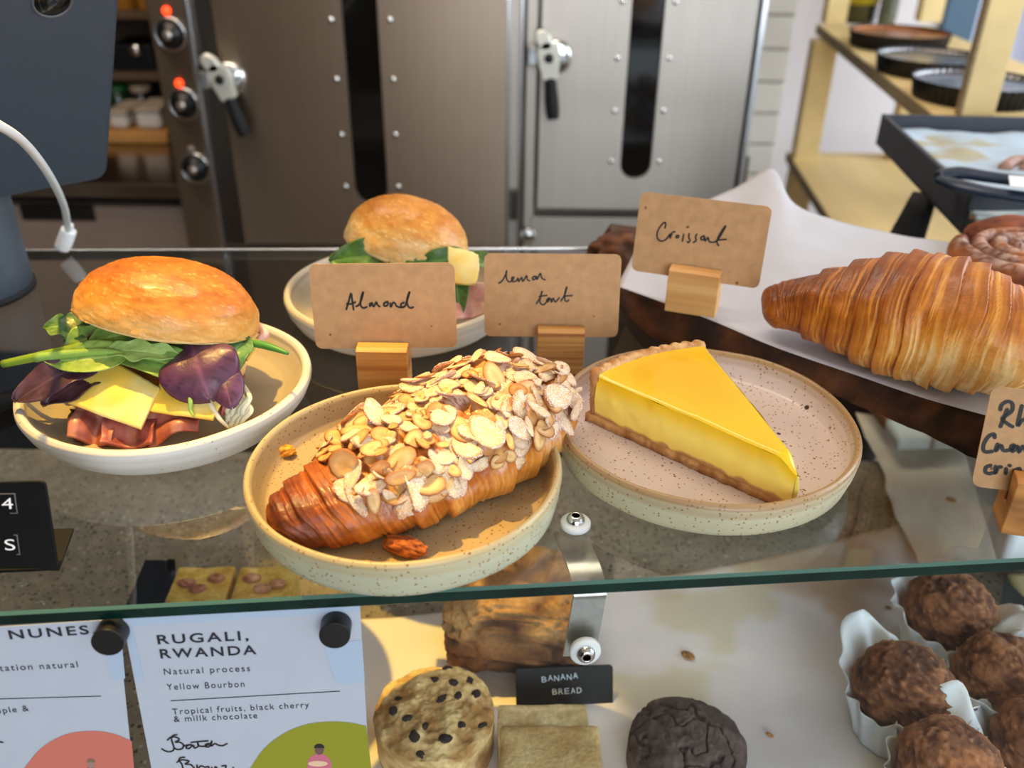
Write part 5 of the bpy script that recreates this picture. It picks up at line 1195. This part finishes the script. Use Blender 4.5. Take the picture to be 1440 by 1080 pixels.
# stand
sr = .046; sb = P(40, 412, 0); scx, scy = sb[0]-sr, sb[1]
st_ = thing('tablet_stand', 'dark slate round column stand under the tablet at the left edge', 'stand', (scx, scy, 0))
topz = .115
lathe('column', [(0, 0), (sr-.003, 0), (sr, .002), (sr, .02), (sr-.0005, topz-.01), (sr-.004, topz), (0, topz)], (scx, scy, .0002), mat('slate_column', '#434c55', .5, noise=.06, nscale=300, speck=[(300, .16, '#c9d0d4', .04)]), st_, 64)
lathe('foot_ring', [(0, 0), (sr+.0015, 0), (sr+.0015, .004), (sr, .005)], (scx, scy, .0001), M_rubber, st_, 64)
box('neck', (scx, scy, topz+.05), (.03, .03, .12), M_slate, st_, .004)
M_cable = mat('white_cable', '#dfe6e4', .35)
cb = thing('charging_cable', 'white charging cable with plug hanging in front of the tablet', 'cable', P(88, 352, .001))
pe = P(86, 352, .0035); pj = PY(96, 322, pe[1]-.004)
yy = pe[1]
tube('cable', [PY(-60, 150, .42), PY(0, 177, .455), PY(38, 205, .50), PY(70, 248, .56), PY(90, 290, .63), PY(96, 324, yy)], .0026, M_cable, cb, 12, 10)
tube('plug', [PY(97, 323, yy), PY(92, 337, yy), PY(87, 349, yy)], [.0060, .0064, .0064, .0060], M_white, cb, 20, 6)
tube('collar', [PY(97, 315, yy), PY(96.5, 326, yy)], [.0034, .0040], M_white, cb, 16, 4)
tag(tube('black_cable', [P(-60, 590, .006), P(0, 566, .006), P(45, 550, .006), P(100, 520, .006), P(150, 470, .006)], .0055, M_rubber, None, 14, 8), 'thick black cable lying on the glass behind the left plate', 'cable')

# ------------------------------------------------------------------ back left bench
YB = 1.42; zb_ = PY(200, 254, YB)[2]
bench = thing('steel_bench', 'stainless bench with dark recessed drawer pull left of the oven', 'bench', (-.85, 1.6, -1.1))
box2('bench_top', -1.5, xk0-.004, YB-.015, 1.95, zb_-.025, zb_, mat('bench_steel', '#a0968c', .2, 1, noise=.05, nscale=20), bench, .003)
box2('carcass', -1.5, xk0-.006, YB+.03, 1.95, -1.1, zb_-.025, M_black, bench, .002)
df = box2('drawer', -1.5, xk0-.008, YB, YB+.03, zb_-.32, zb_-.045, mat('bench_front', '#a08d80', .5, .2, noise=.08, nscale=40, stretch=(.2, 6, 6)), bench, .003)
ha, hb = PY(26, 287, YB), PY(136, 311, YB)
box2('recess_pull', ha[0], hb[0], YB-.001, YB+.004, hb[2], ha[2], M_blackgls, df, .0008)
wbd = P(195, 203, zb_); YK = wbd[1]
tag(box2('wooden_board', PY(120, 200, YK)[0], PY(236, 200, YK)[0], YK, YK+.2, zb_+.0005, zb_+.022, mat('board_tan', '#c08a4a', .5, noise=.1, nscale=30), None, .004), 'tan wooden board on the steel bench left of the oven', 'board')
def tub(x0, x1, y0, y1, lb, Yd):
    a = PY(x0, y0, Yd); b_ = PY(x1, y1, Yd); t = thing('butter_tub', lb, 'tub', ((a[0]+b_[0])/2, Yd+.05, zb_+.0225), 'white tubs on the wooden board')
    z0 = zb_+.0225; z1 = a[2]
    box2('tub_body', a[0], b_[0], Yd, Yd+.09, z0, z0+(z1-z0)*.82, mat('glazed_white', '#d6cfc8', .35), t, .008, seg=3)
    box2('tub_lid', a[0]-.002, b_[0]+.002, Yd-.002, Yd+.092, z0+(z1-z0)*.82, z1, mat('lid_cream', '#b9a894', .4), t, .006, seg=3)
tub(150, 183, 156, 190, 'white lidded tub half hidden by the tablet edge', YK+.02); tub(187, 229, 152, 188, 'white lidded tub nearest the oven knobs', YK+.02)
def jar(x, y, rpx, lb, colr, capc, nm, Yd, h):
    c = PY(x, y, Yd); r_ = rpx/1250*Yd*1.05; t = thing(nm, lb, 'jar', (c[0], Yd+r_, c[2]))
    lathe('jar_body', [(0, 0), (r_*.92, 0), (r_, .005), (r_, h*.7), (r_*.8, h*.8), (0, h*.8)], (c[0], Yd+r_, c[2]), mat(nm+'_glass', colr, .15, coat=.5), t, 28)
    lathe('jar_cap', [(r_*.82, 0), (r_*.84, h*.18), (r_*.7, h*.2), (0, h*.2)], (c[0], Yd+r_, c[2]+h*.8), mat(nm+'_cap', capc, .35), t, 28)
YS = 1.86
jz = PY(190, 165, YS-.1)
shf = thing('back_shelf', 'dim wall shelf unit left of the oven with jars and radio', 'shelf', (-.85, YS+.05, zb_))
for yy_ in (62+35, 160, 10): 
    zz_ = PY(190, yy_+6, YS-.1)[2]; box2('shelf_board', -1.5, xk0-.004, YS-.10, YS+.12, zz_-.014, zz_, mat('dark_shelf', '#5d4632', .6, noise=.1, nscale=20), shf, .002)
box2('back_panel', -1.5, xk0-.004, YS+.12, YS+.14, zb_, 1.3, mat('dim_panel', '#4a3a2c', .7), shf, .002)
box2('side_panel', xk0-.024, xk0-.004, YS-.1, YS+.12, zb_, 1.3, mat('dim_panel', '#4a3a2c', .7), shf, .002)
rz0 = PY(190, 103, YS-.1)[2]
rd = thing('radio', 'black box appliance with a silver knob on the dim shelf', 'appliance', (PY(190, 103, YS-.08)[0], YS-.03, rz0))
a, b_ = PY(150, 62, YS-.08), PY(217, 98, YS-.08)
box2('casing', a[0], b_[0], YS-.08, YS+.03, rz0, a[2], M_black, rd, .004)
lathe('dial', [(0, .010), (.010, .009), (.012, 0)], PY(192, 70, YS-.08), M_chrome, rd, 20, R=rotx(math.pi/2))
jz2 = PY(190, 166, YS-.1)[2]
for (x, lb, c_, k_, nm) in ((166, 'green-lidded dark jar behind the white tubs', '#16301c', '#1d5a2c', 'green_jar'), (198, 'dark jar with pale lid behind the white tubs', '#1d1815', '#bfa58a', 'dark_jar')):
    jar(x, 166, 16, lb, c_, k_, nm, YS-.09, .06)
for (x, lb, w__) in ((172, 'amber jar on the top shelf beside the tablet', 14), (204, 'amber jar on the top shelf beside the oven', 13)):
    jar(x, 16+0, w__, lb, '#a06a22', '#8a5a1c', 'amber_jar', YS-.09, .12)

# ------------------------------------------------------------------ right: shelves, tins, tray
zs1, zs2 = .04, -.20
e2 = nrm(P(1310, 160, zs1)-P(1155, 40, zs1)); 
su = thing('shelf_unit', 'pale plywood shelf unit with uprights at the back right', 'shelf', P(1155, 40, zs1)*[1, 1, 0]+[0, 0, -1.1])
def board(nm, q, th): prism(nm, q, np.array([0, 0, -th]), [M_ply], su, .001)
f1, f2 = P(1155, 38, zs1), P(1312, 162, zs1); r1 = P(1296, 33, zs1); wv = np.array([r1[0]-f1[0], 0, 0])
near = f2+e2*.004
board('shelf_board', [f1-e2*.04, f1-e2*.04+wv, near+wv*1.25, near], .016)
prism('edge_band', [f1+[-.0015, 0, 0]-e2*.04, near+[-.0015, 0, 0], near+[-.0015, 0, -.017], f1+[-.0015, 0, -.017]-e2*.04], np.array([.003, 0, 0]), M_plyedge, su)
g1 = P(1113, 223, zs2); g2 = P(1162, 300, zs2); e3 = nrm(g2-g1)
board('shelf_board', [g1-e3*.05, g1-e3*.05+wv*1.6, g2+e3*.45+wv*1.8, g2+e3*.45], .016)
prism('edge_band', [g1+[-.0015, 0, 0]-e3*.05, g2+e3*.45+[-.0015, 0, 0], g2+e3*.45+[-.0015, 0, -.017], g1+[-.0015, 0, -.017]-e3*.05], np.array([.003, 0, 0]), M_plyedge, su)
def upright(x0, x1, y, z, zlo, zhi, dep=.05):
    a = P(x0, y, z); b_ = P(x1, y, z); b_[1] = a[1]
    box2('upright', a[0], b_[0], a[1]-.001, a[1]+dep, zlo, zhi, M_ply, su, .001)
upright(1117, 1149, 224, zs2+.001, -1.1, zs1-.017, .03); upright(1160, 1188, 34, zs1, zs1+.0, 1.2, .03)
upright(1293, 1322, 31, zs1, zs1, 1.2, .03); upright(1250, 1284, 226, zs2, -1.1, zs1-.017, .03)
upright(1351, 1396, 163, zs1, zs1, 1.2, .012)
a = P(1351, 163, zs1); box2('edge_band', a[0]-.003, a[0], a[1]-.001, a[1]+.012, zs1, 1.2, M_plyedge, su, .0003)
upright(1357, 1402, 300, zs2, -1.1, zs1-.017, .012)
M_tin = mat('tin_black', '#26262b', .42, .5); M_tinin = mat('tin_inside', '#8d8a8a', .25, .9)
def tin(label, cpx, rpx, m_in, seed):
    c = P(cpx[0], cpx[1], zs1+.024); r_ = rpx/FPX*np.dot(c-_C, _F); t = thing('tart_tin', label, 'baking tin', (c[0], c[1], zs1), 'fluted tart tins on the shelf')
    n = 240; a = np.linspace(0, 2*np.pi, n, endpoint=False); fl__ = .0022*np.abs(np.sin(a*25))
    def ring(rr, z, k): return np.stack([(rr+fl__*k)*np.cos(a), (rr+fl__*k)*np.sin(a), np.full(n, z)], 1)+np.array([c[0], c[1], zs1])
    Go = np.stack([ring(r_*.90, .0006, 0), ring(r_*.93, .0006, 1), ring(r_*.99, .024, 1), ring(r_*1.0, .025, 1), ring(r_*.985, .0245, 1), ring(r_*.975, .022, 1)])
    grid('fluted_side', Go, M_tin, t, cv=True)
    Gi = np.stack([ring(r_*.975, .022, 1), ring(r_*.97, .019, .5), ring(r_*.94, .0175, 0), ring(r_*.5, .0172, 0), ring(.001, .0172, 0)])
    grid('inside', Gi, m_in, t, cv=True)
tin('fluted black tart tin with a browned inside, furthest along the shelf', (1266, 44), 67, mat('tin_copper', '#a8693a', .3, .7, noise=.2, nscale=20), 1)
tin('fluted dark tart tin in the middle of the three on the shelf', (1312, 78), 74, M_tinin, 2)
tin('fluted dark tart tin nearest, half behind the near upright', (1376, 112), 86, M_tinin, 3)
bt = P(1208, 33, zs1); bt[2] = zs1+.0003
ob = thing('oil_bottle', 'dark olive glass bottle with yellow label at the end of the shelf', 'bottle', bt)
lathe('bottle_body', [(0, 0), (.034, 0), (.036, .004), (.036, .16), (.030, .19), (.012, .23), (.012, .27), (0, .27)], bt+[0, .02, 0], mat('olive_glass', '#2f2f12', .08, coat=.8), ob, 40)
lathe('bottle_label', [(.0363, .035), (.0367, .035), (.0367, .12), (.0363, .12)], bt+[0, .02, 0], mat('yellow_label', '#b8a22a', .5), ob, 40)
jb = P(1245, 36, zs1); jb[2] = zs1+.0003
jg = thing('ribbed_jar', 'small textured glass jar beside the olive bottle', 'jar', jb)
lathe('jar_body', [(0, 0), (.014, 0), (.017, .004), (.0155, .010), (.018, .016), (.0160, .022), (.018, .028), (.0160, .034), (.018, .040), (.0160, .046), (.018, .052), (.015, .09), (0, .09)], jb, mat('smoky_glass', '#5d5f50', .12, coat=.6), jg, 24)
# black tray with paper and tongs
zt_ = .048
TBL, TFL = P(1240, 160, zt_), P(1366, 276, zt_)
ex = nrm([.995, -.03, 0]); wT = .36
tr = thing('baking_tray', 'black deep tray lined with blue-white paper at the right', 'tray', (TFL[0]+.15, TFL[1]+.15, -.02))
TBR, TFR = TBL+ex*wT, TFL+ex*wT; dn = np.array([0, 0, -.034]); M_tray = mat('tray_black', '#3a3d47', .5, noise=.08, nscale=40); M_trays = mat('tray_side', '#3a3431', .6)
for (a, b_, nm) in ((TBL, TFL, 'tray_wall'), (TBL, TBR, 'tray_wall'), (TFL, TFR, 'tray_wall'), (TBR, TFR, 'tray_wall')):
    inn = nrm(np.cross(b_-a, [0, 0, 1])); cc = (TBL+TFR)/2
    if inn @ (cc-a) < 0: inn = -inn
    k = dn if a is not TFL else dn
    prism(nm, [a, b_, b_+dn, a+dn], inn*.005, M_tray, tr, .0006)
prism('tray_floor', [TBL+dn, TBR+dn, TFR+dn, TFL+dn], np.array([0, 0, .003]), M_tray, tr)
def cold(G_): 
    f = fbm(G_*np.array([30, 30, 0]), 4, 5); return mixc(srgb('#aebfd0'), srgb('#a8986c'), smooth01(f, .15, .38)*.8)
i_ = .012
tag(sheet('tray_liner', [TBL+[i_+.004, -i_, -.020], TBR+[-i_, -i_, -.020], TFR+[-i_, i_, -.006], TFL+[i_, i_, -.010]], 50, 50, M_parch2, None, amp=.005, sc=26, seed=14, col=cold), 'crumpled blue-white paper with crumbs in the black tray', 'tray liner')
tg = thing('tongs', 'dark navy tongs resting on the black tray', 'tongs', P(1400, 262, zt_+.004))
M_navy = mat('navy_plastic', '#1d2c40', .35)
q0 = P(1318, 244, zt_+.010)
tube('tong_arm', [P(1318, 246, zt_+.010), P(1350, 243, zt_+.012), P(1400, 250, zt_+.012), P(1500, 262, zt_+.012)], [.007, .010, .009, .009], M_navy, tg, 14, 8, flat=.5)
tube('tong_arm', [P(1322, 252, zt_+.009), P(1352, 262, zt_+.009), P(1400, 272, zt_+.009), P(1500, 285, zt_+.009)], [.007, .010, .009, .009], M_navy, tg, 14, 8, flat=.5)
prism('tong_label', [P(1418, 248, zt_+.018), P(1500, 254, zt_+.018), P(1500, 270, zt_+.018), P(1420, 263, zt_+.018)], np.array([0, 0, .001]), M_white, tg)
tag(tube('pastry_knot', [*[P(x_, y_, zt_-.006) for x_, y_ in ((1412, 236), (1425, 228), (1440, 227), (1455, 233), (1440, 239))]], .006, mat('knot_crust', '#a58070', .6, noise=.2, nscale=80), None, 12, 6), 'small brown pastry knot on the tray paper', 'pastry')
tag(sheet('front_liner', [P(1366, 290, .03), P(1560, 290, .03), P(1560, 325, .03), P(1360, 316, .03)], 30, 16, M_parch2, None, amp=.003, sc=40, seed=19, thick=.004, col=lambda G_: mixc(srgb('#cfe0e2'), srgb('#6d5a3c'), smooth01(fbm(G_*np.array([50, 50, 0]), 4, 9), .1, .3))), 'crumb-speckled pale paper in front of the black tray', 'tray liner')
fl_b = thing('tray_table', 'dark table edge carrying the black tray at the right', 'table', (.75, .90, -1.1))
lg = P(1290, 262, .0)
legp = PY(1302, 262, .92)
tube('leg', [[TFL[0]-.0+.012, TFL[1]+.11, zt_-.0345], [TFL[0]-.004, TFL[1]+.11, -.09], [TFL[0]-.006, TFL[1]+.11, -.20], [TFL[0]-.006, TFL[1]+.11, -1.09]], [.012, .024, .034, .034], mat('woven_black', '#1b1b1d', .8, noise=.4, nscale=160, bump=.8, bscale=200), fl_b, 20, 8)
box2('table_top', TFL[0]+.07, TFL[0]+.42, TFL[1]-.02, TBL[1], zt_-.060, zt_-.035, M_black, fl_b, .002)
box2('leg', TFL[0]+.36, TFL[0]+.40, TFL[1]+.05, TFL[1]+.09, -1.1, zt_-.060, M_black, fl_b, .002)
